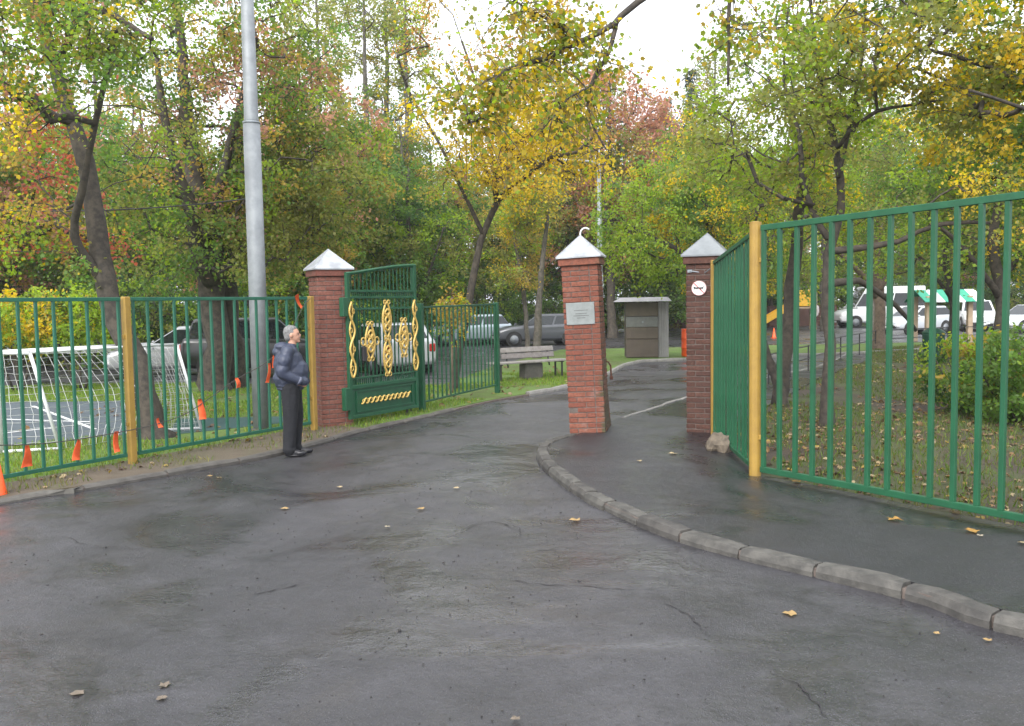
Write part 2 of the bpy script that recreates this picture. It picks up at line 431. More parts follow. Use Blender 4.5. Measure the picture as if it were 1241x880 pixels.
leftk = [Vector((-15, -3.6, 0)), Vector((-9, 4.0, 0))] + [G(*p) for p in ((0, 612), (80, 599), (160, 585), (250, 569), (340, 552), (440, 525), (520, 506), (600, 487), (685, 472))] + [Vector((2.5, 23.2, 0)), Vector((3.7, 27.2, 0)), Vector((5.3, 28.6, 0)), Vector((12, 30.6, 0)), Vector((17, 33, 0))]
kerbL = spline(leftk, .02)
lawn = inset(kerbL, -.085, 20) + [kerbL[-1], Vector((17, 37, 0)), Vector((2, 36, 0)), Vector((-.6, 27, 0)), Vector((-1.6, 20.9, 0)), Vector((-8, 22.6, 0)), Vector((-50, 25, 0)), Vector((-50, -4, 0))]
sheet('lawn', lawn, -.2, .045, M['lawn'])
# worn strip of soil between the kerb and the left fence
LA, LB = G(161, 562, .05), G(381, 521, .05)
ldir = (Vector((LB.x, LB.y, 0)) - Vector((LA.x, LA.y, 0))).normalized()
lnor = Vector((ldir.y, -ldir.x, 0))                 # towards the road
vk = [p for p in kerbL if -9 < p.x < -2.2 and p.y < 14.2]
verge = inset(vk, -.085, 12) + [Vector((LB.x + .3, LB.y + .5, 0)) - lnor * .35, Vector((LA.x, LA.y, 0)) - lnor * .25, Vector((LA.x, LA.y, 0)) - ldir * 5.5 - lnor * .3]
sheet('verge', verge, -.15, .0495, M['verge'])

def kerb_run(name, curve, seg, width, top, material, lo=0, hi=10**9, inward=1):
    """one stone after another along the curve, children of a bedding strip"""
    pts = curve; bed = MB()
    L = [0.0]
    for i in range(1, len(pts)): L.append(L[-1] + (pts[i] - pts[i - 1]).length)
    def at(s):
        i = min(max(1, np.searchsorted(L, s)), len(pts) - 1)
        t = (s - L[i - 1]) / max(1e-6, L[i] - L[i - 1]); return pts[i - 1].lerp(pts[i], min(max(t, 0), 1))
    par = bpy.data.objects.new(name, None)
    side = []
    for i in range(0, len(pts), 6):
        t = (pts[min(i + 6, len(pts) - 1)] - pts[max(i - 6, 0)]).normalized(); nn = Vector((-t.y, t.x, 0)) * inward
        side.append((pts[i], pts[i] - nn * (width * .85), pts[i] - nn * .015))
    vs = []; fs = []
    for a, b, c in side: vs += [(c.x, c.y, top - .03), (b.x, b.y, top - .03), (c.x, c.y, -.1), (b.x, b.y, -.1)]
    for i in range(len(side) - 1): k = i * 4; fs += [(k, k + 4, k + 5, k + 1), (k, k + 2, k + 6, k + 4), (k + 1, k + 5, k + 7, k + 3)]
    mb = MB(); mb.add(vs, fs); par = mb.build(name, M['mortar']); tag(par, kind='structure')
    s = max(lo, 0); e = min(hi, L[-1]); rnd = random.Random(len(name))
    while s < e - .15:
        l = seg(at(s)) if callable(seg) else seg
        s1 = min(s + l, e); k = 4; vs = []
        dz = rnd.uniform(-.008, .008); dn = rnd.uniform(-.008, .008); ch = .018
        for j in range(k + 1):
            ss = s + .013 + (s1 - s - .026) * j / k; p = at(ss); t = (at(min(ss + .05, L[-1])) - at(max(ss - .05, 0))).normalized()
            nn = Vector((-t.y, t.x, 0)) * inward
            a = p + nn * dn; b = a - nn * width
            e_ = .012 if j in (0, k) else 0
            ws = rnd.uniform(-.003, .003)
            for (q, z) in ((a, -.1), (a + nn * 0.004, top * .45 + dz), (a - nn * ch + nn * ws, top + dz - .004 - e_), (a - nn * (ch * 2), top + dz - e_ * .7 + ws), (b + nn * .01, top + dz - e_ * .7 - ws), (b, top + dz - .012 - e_), (b, -.1)):
                vs.append((q.x, q.y, z))
        fs = [(j * 7 + i, j * 7 + i + 1, (j + 1) * 7 + i + 1, (j + 1) * 7 + i) for j in range(k) for i in range(6)]
        fs += [tuple(range(7))[::-1], tuple(k * 7 + i for i in range(7))]
        if inward > 0: fs = [f[::-1] for f in fs]
        mb = MB(); mb.add(vs, fs); mb.build('kerb_stone', material, par)
        s = s1
    return par
def segR(p):
    return .33 if p.y > 10.2 else (.46 if p.y > 8.2 else .62)
kerb_run('kerb', kerbR, segR, .14, PZ + .012, M['kerb'], inward=1)
kerb_run('kerb_left', kerbL, .98, .10, .062, M['kerb_dark'], lo=9.0, hi=24.5, inward=-1)
kerb_run('kerb_far', [p for p in kerbL if p.y > 18.6], .98, .12, .095, M['kerb_pale'], inward=-1)
kerb_run('kerb_drive', spline(backedge, .02), .95, .08, PZ + .02, M['kerb_pale'], inward=1)

# sports court behind the left fence
c0 = G(-60, 552); c1 = G(168, 529); c2 = G(150, 489); c3 = G(-140, 492)
court = sheet('sports_court', [c0, c1, c2, c3], -.1, .052, M['court'])
def flatline(px0, py0, px1, py1, w, z, parent, material=M['white']):
    a, b = G(px0, py0, z), G(px1, py1, z); d = (b - a).normalized(); nn = Vector((-d.y, d.x, 0)) * w / 2
    MB().prism([(a + nn)[:2], (a - nn)[:2], (b - nn)[:2], (b + nn)[:2]], z - .003, z).build('painted_line', material, parent)
flatline(-60, 506, 110, 511, .07, .058, court); flatline(-60, 532, 110, 513, .07, .0585, court); flatline(40, 492, 115, 520, .07, .059, court)
sheet('sports_court_strip', [G(205, 531), G(345, 516), G(360, 508), G(215, 511)], -.1, .052, M['court_teal'])

# ------------------------------------------------------------------ brick gate pillars
def brick_mesh(l, seed):
    r = random.Random(seed); mb = MB().box((0, 0, 0), (l, .12, .064), ch=.006)
    mb.v = [(x + r.uniform(-.0025, .0025), y + r.uniform(-.0025, .0025), z + r.uniform(-.002, .002)) for x, y, z in mb.v]
    return mb.mesh('brick')
S = .515; NC = 34; PITCHZ = .0748
def pillar(loc, rot, lean, height, label, material, capcol, seed, finial=False, brk=()):
    t = empty('gate_pillar', loc, label, 'pillar')
    t.rotation_euler = (lean[0], lean[1], rot)
    nc = int(round((height - .11) / PITCHZ)); rnd = random.Random(seed)
    MB().box((0, 0, (nc * PITCHZ) / 2 - .05), (S - .014, S - .014, nc * PITCHZ + .1)).build('mortar_core', M['mortar'], t)
    ml = [brick_mesh(.252, seed * 10 + i) for i in range(3)]; ms = [brick_mesh(.123, seed * 10 + 5 + i) for i in range(2)]
    for q in ml + ms: q.materials.append(material)
    h = S / 2
    for c in range(nc):
        z = (c + .5) * PITCHZ
        for k in range(4):
            R = Matrix.Rotation(k * math.pi / 2, 4, 'Z')
            fl = c % 2
            # each side: a stretcher and a half bat, turning the corner like a pinwheel
            run = [(.252, -h + .126), (.123, -h + .252 + .010 + .0615)] if fl == 0 else [(.123, -h + .0615), (.252, -h + .123 + .010 + .126)]
            for (l, x) in run:
                if (c, k) in brk and l < .2: continue
                o = bpy.data.objects.new('brick', (rnd.choice(ml) if l > .2 else rnd.choice(ms)))
                COL.objects.link(o); o.parent = t
                d = rnd.uniform(-.002, .004)
                o.matrix_local = R @ Matrix.Translation((x, -h + .06 - d, z + rnd.uniform(-.0015, .0015))) @ Matrix.Rotation(rnd.uniform(-.008, .008), 4, 'Y')
    zt = nc * PITCHZ
    MB().box((0, 0, zt + .052), (S + .075, S + .075, .1), ch=.008).build('coping', material, t)
    # pyramid cap with folded drip edge
    e = (S + .125) / 2; mb = MB(); z0 = zt + .106; ap = .335
    mb.add([(-e, -e, z0), (e, -e, z0), (e, e, z0), (-e, e, z0), (-e, -e, z0 + .022), (e, -e, z0 + .022), (e, e, z0 + .022), (-e, e, z0 + .022), (0, 0, z0 + ap)],
           [(3, 2, 1, 0), (0, 1, 5, 4), (1, 2, 6, 5), (2, 3, 7, 6), (3, 0, 4, 7), (4, 5, 8), (5, 6, 8), (6, 7, 8), (7, 4, 8)])
    cp_ = mb.build('cap', capcol, t)
    for k in range(4):
        a = math.pi / 4 + k * math.pi / 2; q = Vector((math.cos(a), math.sin(a), 0)) * e * math.sqrt(2)
        MB().tube([q + Vector((0, 0, z0 + .022)), (0, 0, z0 + ap)], .006, 6).build('seam', capcol, cp_)
    if finial:
        pts = [Vector((0.0, 0, z0 + ap - .02)), Vector((.005, 0, z0 + ap + .04)), Vector((.04, 0, z0 + ap + .085)), Vector((.09, 0, z0 + ap + .095)), Vector((.135, 0, z0 + ap + .07))]
        MB().tube(spline(pts, .02), .012, 8).build('hook', M['white'], t, True)
    return t, z0 + ap
aC = math.radians(-13)
pc0 = G(691, 531, 0)
u = Vector((math.cos(aC), math.sin(aC), 0)); v = Vector((-math.sin(aC), math.cos(aC), 0))
PC = pc0 + u * S / 2 + v * S / 2
M['brick_c'] = brick_material('brick_red', (.185, .052, .030), (.235, .078, .045), tuple(u), u.dot(PC) + S / 2 - .10)
M['brick_l'] = brick_material('brick_rose', (.165, .054, .038), (.215, .082, .058))
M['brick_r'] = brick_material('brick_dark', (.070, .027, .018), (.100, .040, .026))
hC = D(708, 307, PC.y).z; hL = D(398, 320, 14.0).z; hR = D(857, 300, 12.6).z
pillC, topC = pillar(PC, aC, (0, math.radians(-2.6), ), 2.60, 'leaning red brick gate pillar with a steel plaque and mossy edge', M['brick_c'], M['cap'], 3, True, ((5, 0), (6, 3)))
pillC.rotation_euler = (0, 0, 0)
pillC.matrix_world = Matrix.Translation(PC) @ Matrix.Rotation(math.radians(-2.3), 4, 'Y') @ Matrix.Rotation(aC, 4, 'Z')
aL = math.radians(28)
PLc = Vector((-2.90, 14.28, .02))
pillL, _ = pillar(PLc, aL, (0, 0), 2.50, 'rose brick pillar carrying the hinges of the open green gate', M['brick_l'], M['cap'], 4)
aR = math.radians(-21)
pr0 = G(832, 523.5, PZ); ur = Vector((math.cos(aR), math.sin(aR), 0)); vr = Vector((-math.sin(aR), math.cos(aR), 0))
PR = pr0 + ur * S / 2 + vr * S / 2; PR.z = PZ - .03
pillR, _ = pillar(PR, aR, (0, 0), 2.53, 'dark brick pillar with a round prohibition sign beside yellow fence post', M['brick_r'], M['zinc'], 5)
# brick stub buttress with rusty latch at the back of the leaning pillar
mb = MB(); 
mb.add([(.10, S / 2, -.02), (.245, S / 2, -.02), (.245, S / 2 + .3, -.02), (.10, S / 2 + .3, -.02), (.10, S / 2, 1.12), (.20, S / 2, 1.12), (.20, S / 2 + .26, 1.05), (.10, S / 2 + .26, 1.05), ],
       [(3, 2, 1, 0), (4, 5, 6, 7), (0, 1, 5, 4), (1, 2, 6, 5), (2, 3, 7, 6), (3, 0, 4, 7)])
mb.build('buttress', M['brick_c'], pillC)
mb = MB().tube([(.23, S / 2 + .1, 1.05), (.27, S / 2 + .12, 1.04), (.30, S / 2 + .12, .98), (.30, S / 2 + .12, .82)], .013, 6)
mb.box((.30, S / 2 + .12, .80), (.05, .03, .05), ch=.006).build('latch', M['rust'], pillC)

# plaque (its lettering is too worn to read) on the leaning pillar
pl = empty('plaque', (0, 0, 0), 'small brushed steel plaque screwed to the leaning brick pillar', 'plaque')
pl.matrix_world = pillC.matrix_world @ Matrix.Translation((-.015, -S / 2 - .008, 1.79))
MB().box((0, 0, 0), (.405, .012, .315), ch=.003).build('plate', M['steel_plate'], pl)
for i, (w_, z_) in enumerate(((.20, .045), (.16, .0), (.22, -.03), (.12, -.062))):
    MB().box((0.01, -.0075, z_), (w_, .003, .008)).build('engraved_line', M['ink'], pl)
for x_ in (-.185, .185):
    for z_ in (-.14, .14):
        MB().lathe([(.008, 0), (.008, .004), (.004, .006)], 8, Matrix.Translation((x_, -.006, z_)) @ Matrix.Rotation(math.pi / 2, 4, 'X')).build('screw', M['zinc_dark'], pl)

# round sign on the dark pillar: a dog crossed out
sg = empty('prohibition_sign', (0, 0, 0), 'round white no-dogs sign with red bar on dark pillar', 'sign')
lc = pillR.matrix_basis.inverted() @ Vector(D(847, 349, PR.y - .2))
sg.matrix_world = pillR.matrix_basis @ Matrix.Translation((-.075, -S / 2 - .012, 2.06)) @ Matrix.Rotation(math.pi / 2, 4, 'X')
MB().lathe([(.104, 0), (.104, .008), (.102, .009)], 40).build('disc', M['sign_white'], sg)
mb = MB(); n_ = 40
vs = [(r_ * math.cos(2 * math.pi * k / n_), r_ * math.sin(2 * math.pi * k / n_), .0105) for r_ in (.104, .097) for k in range(n_)]
mb.add(vs, [(k, (k + 1) % n_, n_ + (k + 1) % n_, n_ + k) for k in range(n_)]).build('rim', mat('sign_rim', (.62, .33, .33), rough=.5), sg)
Rb = Matrix.Rotation(math.radians(-45), 3, 'Z')
MB().box((0, 0, .012), (.19, .010, .003), Rb).build('red_bar', M['sign_red'], sg)
dog = [(-.075, .002), (-.068, .018), (-.058, .020), (-.05, .012), (-.035, .008), (-.022, .012), (-.01, .02), (.0, .010), (.03, .010), (.05, .012), (.066, .03), (.07, .028), (.058, .006), (.056, -.014), (.048, -.014), (.045, -.004), (.035, -.006), (.03, -.022), (.022, -.022), (.022, -.006), (-.02, -.006), (-.022, -.018), (-.03, -.018), (-.034, -.004), (-.05, -.006), (-.052, -.018), (-.06, -.018), (-.062, -.004)]
MB().prism(dog, .0125, .0145).build('dog_symbol', M['sign_black'], sg)
# bracket between dark pillar and fence post
a_ = pillR.matrix_basis @ Vector((-.20, -S / 2 - .02, 2.30)); b_ = D(865, 317, FB.y)
br = empty('tie_bracket', a_, 'thin bent steel rod tying dark pillar to yellow post', 'bracket')
MB().tube([a_ + Vector((0, .03, .0)), a_, a_ + Vector((.20, -.03, -.03)), Vector((b_.x - .02, b_.y, b_.z - .08))], .009, 6).build('rod', M['zinc_dark'], br, org=a_)
MB().box(a_ + Vector((0, .01, 0)), (.06, .012, .04), rz(aR)).build('wall_plate', M['zinc_dark'], br, org=a_)

# ------------------------------------------------------------------ bar fences
def fence_panel(th, org, a, b, zb0, zt0, zb1, zt1, nb, bw, rail, material, ends=(.03, .03)):
    """rails and upright bars between posts a and b"""
    d = Vector((b.x - a.x, b.y - a.y, 0)); L = d.length; d.normalize(); ang = math.atan2(d.y, d.x); R = rz(ang)
    for nm, z0, z1 in (('bottom_rail', zb0, zb1), ('top_rail', zt0, zt1)):
        p0 = Vector((a.x, a.y, z0)) + d * ends[0]; p1 = Vector((b.x, b.y, z1)) - d * ends[1]
        q = p1 - p0; tilt = math.atan2(q.z, Vector((q.x, q.y)).length)
        MB().box((p0 + p1) / 2, (q.length, rail * .8, rail), R @ Matrix.Rotation(-tilt, 3, 'Y'), .004).build(nm, material, th, org=org)
    key = (round((zt0 - zb0 + zt1 - zb1) / 2, 2), bw)
    sl = MB().box((0, 0, 0), (bw, bw, 1.0), ch=.003).mesh('bar'); sl.materials.append(material)
    rnd = random.Random(int(L * 1000))
    for i in range(nb):
        f = (i + .0) / (nb - 1); s = ends[0] + .03 + (L - ends[0] - ends[1] - .06) * f
        zb = zb0 + (zb1 - zb0) * f; zt = zt0 + (zt1 - zt0) * f
        o = bpy.data.objects.new('bar', sl); COL.objects.link(o); o.parent = th
        h_ = zt - zb - rail * .9
        o.matrix_local = Matrix.Translation(Vector((a.x, a.y, (zb + zt) / 2)) + d * s - Vector(org)) @ Matrix.Rotation(ang, 4, 'Z') @ Matrix.Rotation(rnd.uniform(-.003, .003), 4, 'Y') @ Matrix.Rotation(rnd.uniform(-.006, .006), 4, 'X') @ Matrix.Diagonal((1, 1, h_, 1))
def post(th, org, p, z0, z1, w, material, ang=0.0, name='post'):
    o = MB().box((p.x, p.y, (z0 + z1) / 2), (w, w, z1 - z0), rz(ang), .008).build(name, material, th, org=org)
    return o
V3 = lambda p, z=0: Vector((p.x, p.y, z))

# left fence
angL = math.atan2(ldir.y, ldir.x)
L0 = V3(LA) - ldir * 3.3; L00 = L0 - ldir * 3.3
thL = empty('bar_fence', V3(LA, .04), 'green bar fence with yellow posts beside football goal and lamp post', 'fence')
o_ = thL.location.copy()
ztL = 2.075
for p in (LA, LB, L0, L00):
    q = V3(p); post(thL, o_, q, -.1, ztL + .03, .085, M['yellow'], angL)
    for z_ in (.55, 1.62):
        MB().box(q + Vector((0, 0, z_)) + ldir * .052, (.025, .03, .05), rz(angL), .003).build('bracket', M['yellow'], thL, org=o_)
        MB().box(q + Vector((0, 0, z_)) - ldir * .052, (.025, .03, .05), rz(angL), .003).build('bracket', M['yellow'], thL, org=o_)
zg = D(20, 588, 9.9).z
for a, b in ((L00, L0), (L0, V3(LA)), (V3(LA), V3(LB))):
    fence_panel(thL, o_, a, b, .17, ztL, .17, ztL, 16, .032, .045, M['green_left'], (.075, .075))

# right fence: tall, turning a corner at a yellow post
zA = D(914, 276, FA.y).z; zB = D(862, 317, FB.y).z; zC = D(1235, 238, FC.y).z
thR = empty('bar_fence', V3(FA, PZ), 'tall green bar fence turning at a yellow corner post by pavement', 'fence')
o_ = thR.location.copy()
angR = math.atan2(fdir.y, fdir.x)
bdir = (V3(FB) - V3(FA)).normalized(); angB = math.atan2(bdir.y, bdir.x)
MB().tube([V3(FA, -.05), V3(FA, zA + .05)], .062, 14).build('post', M['yellow'], thR, org=o_)
mb = MB().lathe([(.064, 0), (.064, .012), (.03, .02)], 14, Matrix.Translation(V3(FA, zA + .045))); mb.build('post_cap', M['yellow'], thR, org=o_)
post(thR, o_, V3(FB), -.05, zB + .02, .075, M['yellow'], angB)
panL = (V3(FC) - V3(FA)).length + .03
FCx = V3(FA) + fdir * panL; FD = FCx + fdir * 2.85
post(thR, o_, FD, -.05, zC + .06, .1, M['yellow'], angR)
zbA = D(925, 567, FA.y).z
fence_panel(thR, o_, V3(FA), FD, zbA, zA - .01, zbA + .02, zC + .06, 27, .042, .06, M['green'], (.085, .08))
fence_panel(thR, o_, V3(FB), V3(FA), .15, zB - .02, .16, zA - .05, 14, .030, .05, M['green'], (.06, .085))
for z_ in (.5, 2.35):
    MB().box(V3(FA, z_) + fdir * .075, (.035, .035, .05), rz(angR), .004).build('bracket', M['yellow'], thR, org=o_)
    MB().box(V3(FA, z_ + .3) + bdir * .075, (.035, .035, .05), rz(angB), .004).build('bracket', M['yellow'], thR, org=o_)

# inner green fence along the drive, behind the open gate
IA, IB = G(512, 498, .045), G(603, 476, .045); idir = (V3(IB) - V3(IA)).normalized(); I0 = V3(D(428, 440, 15.35))
thI = empty('bar_fence', V3(IA, .04), 'low all green bar fence on the grass behind open gate', 'fence'); o_ = thI.location.copy()
angI = math.atan2(idir.y, idir.x)
for p in (I0, V3(IA), V3(IB)): post(thI, o_, p, -.05, 1.97, .10, M['green_in'], angI)
fence_panel(thI, o_, I0, V3(IA), .20, 1.9, .20, 1.9, 9, .026, .035, M['green_in'], (.06, .06))
fence_panel(thI, o_, V3(IA), V3(IB), .20, 1.9, .22, 1.93, 19, .026, .035, M['green_in'], (.06, .06))

# ------------------------------------------------------------------ the open gate leaf
g0 = D(421, 420, 14.02); g1 = D(505, 420, 15.55)
gd = Vector((g1.x - g0.x, g1.y - g0.y, 0)); GL = gd.length; gang = math.atan2(gd.y, gd.x)
gt = empty('gate_leaf', (g0.x, g0.y, .15), 'open green iron gate with gilded scrollwork and arched top', 'gate', rz=gang)
gm = M['green_in']; HT = 2.30
def gtop(u_): return HT + .14 * math.sin(min(1, u_ / GL) * math.pi / 2) ** 1.3 + .02 * u_
for nm, u_, h_ in (('stile', .035, gtop(0.0)), ('stile', GL - .035, gtop(GL))):
    MB().box((u_, 0, h_ / 2), (.07, .055, h_), ch=.005).build(nm, gm, gt)
MB().tube([(.0 + GL * i / 16, 0, gtop(GL * i / 16)) for i in range(17)], .03, 6).build('top_rail', gm, gt)
for z_, hh in ((2.03, .04), (1.93, .035), (.52, .04), (.64, .03), (1.74, .022)):
    MB().box((GL / 2, 0, z_), (GL - .14, .04, hh), ch=.004).build('cross_rail', gm, gt)
bar_me = MB().box((0, 0, 0), (.016, .016, 1.0)).mesh('bar'); bar_me.materials.append(gm)
def gbar(u_, z0, z1):
    o = bpy.data.objects.new('bar', bar_me); COL.objects.link(o); o.parent = gt
    o.matrix_local = Matrix.Translation((u_, 0, (z0 + z1) / 2)) @ Matrix.Diagonal((1, 1, z1 - z0, 1))
nb = 17
for i in range(nb):
    u_ = .07 + (GL - .14) * (i + .5) / nb
    gbar(u_, .66, 1.92); gbar(u_, 2.05, gtop(u_) - .02)
for i in range(nb * 2):
    u_ = .07 + (GL - .14) * (i + .5) / (nb * 2); gbar(u_, 1.95, 2.01); gbar(u_, .54, .63)
MB().box((GL / 2, .004, .265), (GL - .14, .012, .47), ch=.003).build('kick_panel', gm, gt)
for z_ in (.03, .50): MB().box((GL / 2, 0, z_), (GL - .14, .05, .055), ch=.004).build('panel_rail', gm, gt)
pm = MB()
for z_ in (.10, .43): pm.box((GL / 2, -.014, z_), (GL - .34, .014, .02))
for u_ in (.17, GL - .17): pm.box((u_, -.014, .265), (.02, .014, .33))
pm.build('panel_moulding', gm, gt)
for z_, hh in ((1.78, .30), (.33, .36)):
    MB().box((-.06, -.0, z_), (.12, .09, hh), ch=.01).build('hinge_box', gm, gt)
MB().tube([(GL - .25, .05, .18), (GL - .25, .05, -.13)], .022, 8).build('drop_bolt', M['black'], gt)
MB().tube([(GL - .12, .05, .18), (GL - .14, .05, -.06)], .012, 6).build('drop_bolt', M['black'], gt)
MB().box((.36, -.03, 1.02), (.10, .05, .24), ch=.012).build('lock_box', M['black'], gt)

def scrolls(u_, z0, z1, kind):
    mb = MB(); y_ = -.035; r_ = .019
    if kind == 'rope':          # slim column: two strands crossing
        n_ = max(3, int((z1 - z0) / .27)); st = []
        for sgn in (1, -1):
            pts = [(u_ + sgn * .042 * math.sin(math.pi * k / 9 * 1.0), y_ - .01 * sgn, z0 + (z1 - z0) * k / (9 * n_)) for k in range(9 * n_ + 1)]
            amp = .058 if sgn > 0 else .04
            pts = [(u_ + sgn * amp * math.sin(math.pi * k / 9), y_ - .01 * sgn, z0 + (z1 - z0) * k / (9 * n_)) for k in range(9 * n_ + 1)]
            mb.tube(pts, r_, 5)
        for k in range(0, n_, 1):
            zc = z0 + (z1 - z0) * (k + .5) / n_; sg_ = 1 if k % 2 else -1
            mb.tube([(u_ + sg_ * .03 + .028 * math.cos(a), y_ - .012, zc + .04 * math.sin(a)) for a in np.linspace(0, 2 * math.pi, 10)], .009, 4)
    else:
        w_ = .105 if kind == 'tall' else .115
        n_ = 2 if kind == 'tall' else 1
        hh = (z1 - z0) / n_
        for q in range(n_):
            b0 = z0 + q * hh
            for sgn in (1, -1):
                mb.tube([(u_ + sgn * w_ * math.sin(math.pi * k / 16) ** .8, y_, b0 + hh * k / 16) for k in range(17)], r_, 5)
                mb.tube([(u_ + sgn * .055 * math.sin(3 * math.pi * k / 20), y_ - .012, b0 + hh * .2 + hh * .6 * k / 20) for k in range(21)], r_ * .95, 5)
                for zc in (b0 + hh * .02, b0 + hh * .98, b0 + hh * .36, b0 + hh * .64):
                    mb.tube([(u_ + sgn * (.045 + .034 * math.cos(a)), y_ - .006, zc + .034 * math.sin(a)) for a in np.linspace(0, 2 * math.pi, 11)], .011, 4)
        if kind == 'short':
            for sgn in (1, -1):
                mb.tube([(u_ + sgn * (w_ + .055 + .05 * math.cos(a)), y_, (z0 + z1) / 2 + .065 * math.sin(a)) for a in np.linspace(0, 2 * math.pi, 12)], .0125, 5)
    mb.build('scroll_ornament', M['gold'], gt, True)
scrolls(.075, .66, 1.86, 'rope'); scrolls(GL * .285, .92, 1.52, 'short'); scrolls(GL * .53, .64, 1.86, 'tall')
scrolls(GL * .775, .93, 1.56, 'short'); scrolls(GL - .085, .66, 1.88, 'rope')
mb = MB(); k_ = 11
for i in range(k_):
    u0 = .26 + (GL - .52) * i / k_; st = (GL - .52) / k_
    mb.tube([(u0 + st * 1.15 * t_ , -.035, .265 + .042 * math.sin((t_ - .5) * math.pi * 1.5) * (1 if True else -1)) for t_ in np.linspace(0, 1, 9)], .015, 5)
    mb.tube([(u0 + st * .5 + .03 * math.cos(a), -.032, .265 + .03 * math.sin(a)) for a in np.linspace(0, 2 * math.pi, 9)], .009, 4)
mb.build('scroll_ornament', M['gold'], gt, True)

# ------------------------------------------------------------------ street lamps
def lamp(base, label, r0, r1, zstep, h, arm, leandeg=0, cat='street lamp', direction=1):
    t = empty('street_lamp', base, label, cat)
    MB().tube([(0, 0, -.1), (0, 0, zstep)], [r0, r0 * .93], 16).build('lower_pole', M['zinc'], t, True)
    MB().tube([(0, 0, zstep - .02), (0, 0, zstep + .05), (0, 0, h)], [r0 * .93, r1, r1 * .72], 16).build('upper_pole', M['zinc'], t, True)
    MB().tube([(0, 0, zstep - .015), (0, 0, zstep + .015)], [r0 * .97, r0 * .97], 16).build('collar', M['zinc_dark'], t, True)
    pts = spline([Vector((0, 0, h - .1)), Vector((.15 * direction, 0, h + .25)), Vector((arm * direction, 0, h + .35))], .1)
    MB().tube(pts, r1 * .45, 10).build('arm', M['zinc'], t, True)
    e_ = Vector((arm * direction, 0, h + .35))
    hd = MB().box(e_ + Vector((.25 * direction, 0, 0)), (.62, .24, .10), ch=.04).build('lamp_head', M['white'], t)
    MB().box(e_ + Vector((.27 * direction, 0, -.056)), (.42, .17, .015), ch=.004).build('diffuser', M['lamp_clear'], hd)
    return t
lb = G(318, 521, .045)
zs = D(308, 149, lb.y).z
t = lamp(V3(lb, .045), 'tall stepped grey steel lamp post behind the left fence', .137, .108, zs - .045, 9.2, 1.6)
MB().lathe([(.19, -.02), (.19, .02), (.15, .03)], 16).build('base_flange', M['kerb_dark'], t)
ft = D(727, 330, 34.0)
t = lamp(Vector((ft.x, 34.0, 0)), 'slim grey lamp post with curved arm behind the leaning pillar', .13, .10, 3.0, D(727, 205, 34).z, 1.2, direction=-1)

# ------------------------------------------------------------------ string of pennants on the left fence
A_ = V3(LA) + lnor * .07; B_ = V3(LB) + lnor * .07
bpts = [PL(x, y, A_, B_) for x, y in ((-20, 540), (60, 537), (160, 521), (215, 506), (245, 489), (286, 460), (325, 438), (347, 412), (366, 374), (376, 362))]
bt = empty('bunting', V3(A_, .05), 'drooping cord of orange pennants strung along the left fence', 'bunting'); o_ = bt.location.copy()
MB().tube(spline(bpts, .12), .006, 5).build('cord', M['cord'], bt, org=o_)
def pennant(px0, py0, px1, py1, w0, w1, sd):
    a = PL(px0, py0, A_, B_); b = PL(px1, py1, A_, B_); d = (b - a); L_ = d.length; d.normalize()
    s_ = d.cross(lnor).normalized(); rnd = random.Random(sd); vs = []; fs = []
    k = 6
    for side in (0, .006):
        for i in range(k + 1):
            f = i / k; w = (w0 + (w1 - w0) * f ** .8) / 2; cur = .03 * math.sin(f * 3 + sd) ; tw = .35 * math.sin(sd * 2 + f * 2)
            for q in (-1, 0, 1):
                vs.append(a + d * L_ * f + s_ * (q * w) + lnor * (cur + side + .012 + q * w * tw - .02 * (q == 0)) - o_)
    n_ = (k + 1) * 3
    for i in range(k):
        for q in range(2):
            j = i * 3 + q; fs += [(j, j + 1, j + 4, j + 3), (n_ + j, n_ + j + 3, n_ + j + 4, n_ + j + 1)]
    for i in range(k): fs += [(i * 3, i * 3 + 3, n_ + i * 3 + 3, n_ + i * 3), (i * 3 + 2, n_ + i * 3 + 2, n_ + i * 3 + 5, i * 3 + 5)]
    fs += [(0, 1, n_ + 1, n_), (1, 2, n_ + 2, n_ + 1), (k * 3, n_ + k * 3, n_ + k * 3 + 1, k * 3 + 1), (k * 3 + 1, n_ + k * 3 + 1, n_ + k * 3 + 2, k * 3 + 2)]
    mb = MB(); mb.add(vs, fs); mb.build('pennant', M['pennant'], bt, True)
for i, a in enumerate(((30, 540, 33, 566, .05, .11), (93, 533, 93, 558, .03, .09), (140, 523, 142, 548, .05, .10), (192, 507, 193, 518, .03, .06), (243, 484, 243, 508, .05, .10), (286, 458, 287, 470, .04, .10), (324, 440, 324, 464, .07, .06), (331, 424, 333, 446, .07, .05), (358, 358, 366, 373, .07, .05))):
    pennant(*a, i + 1)

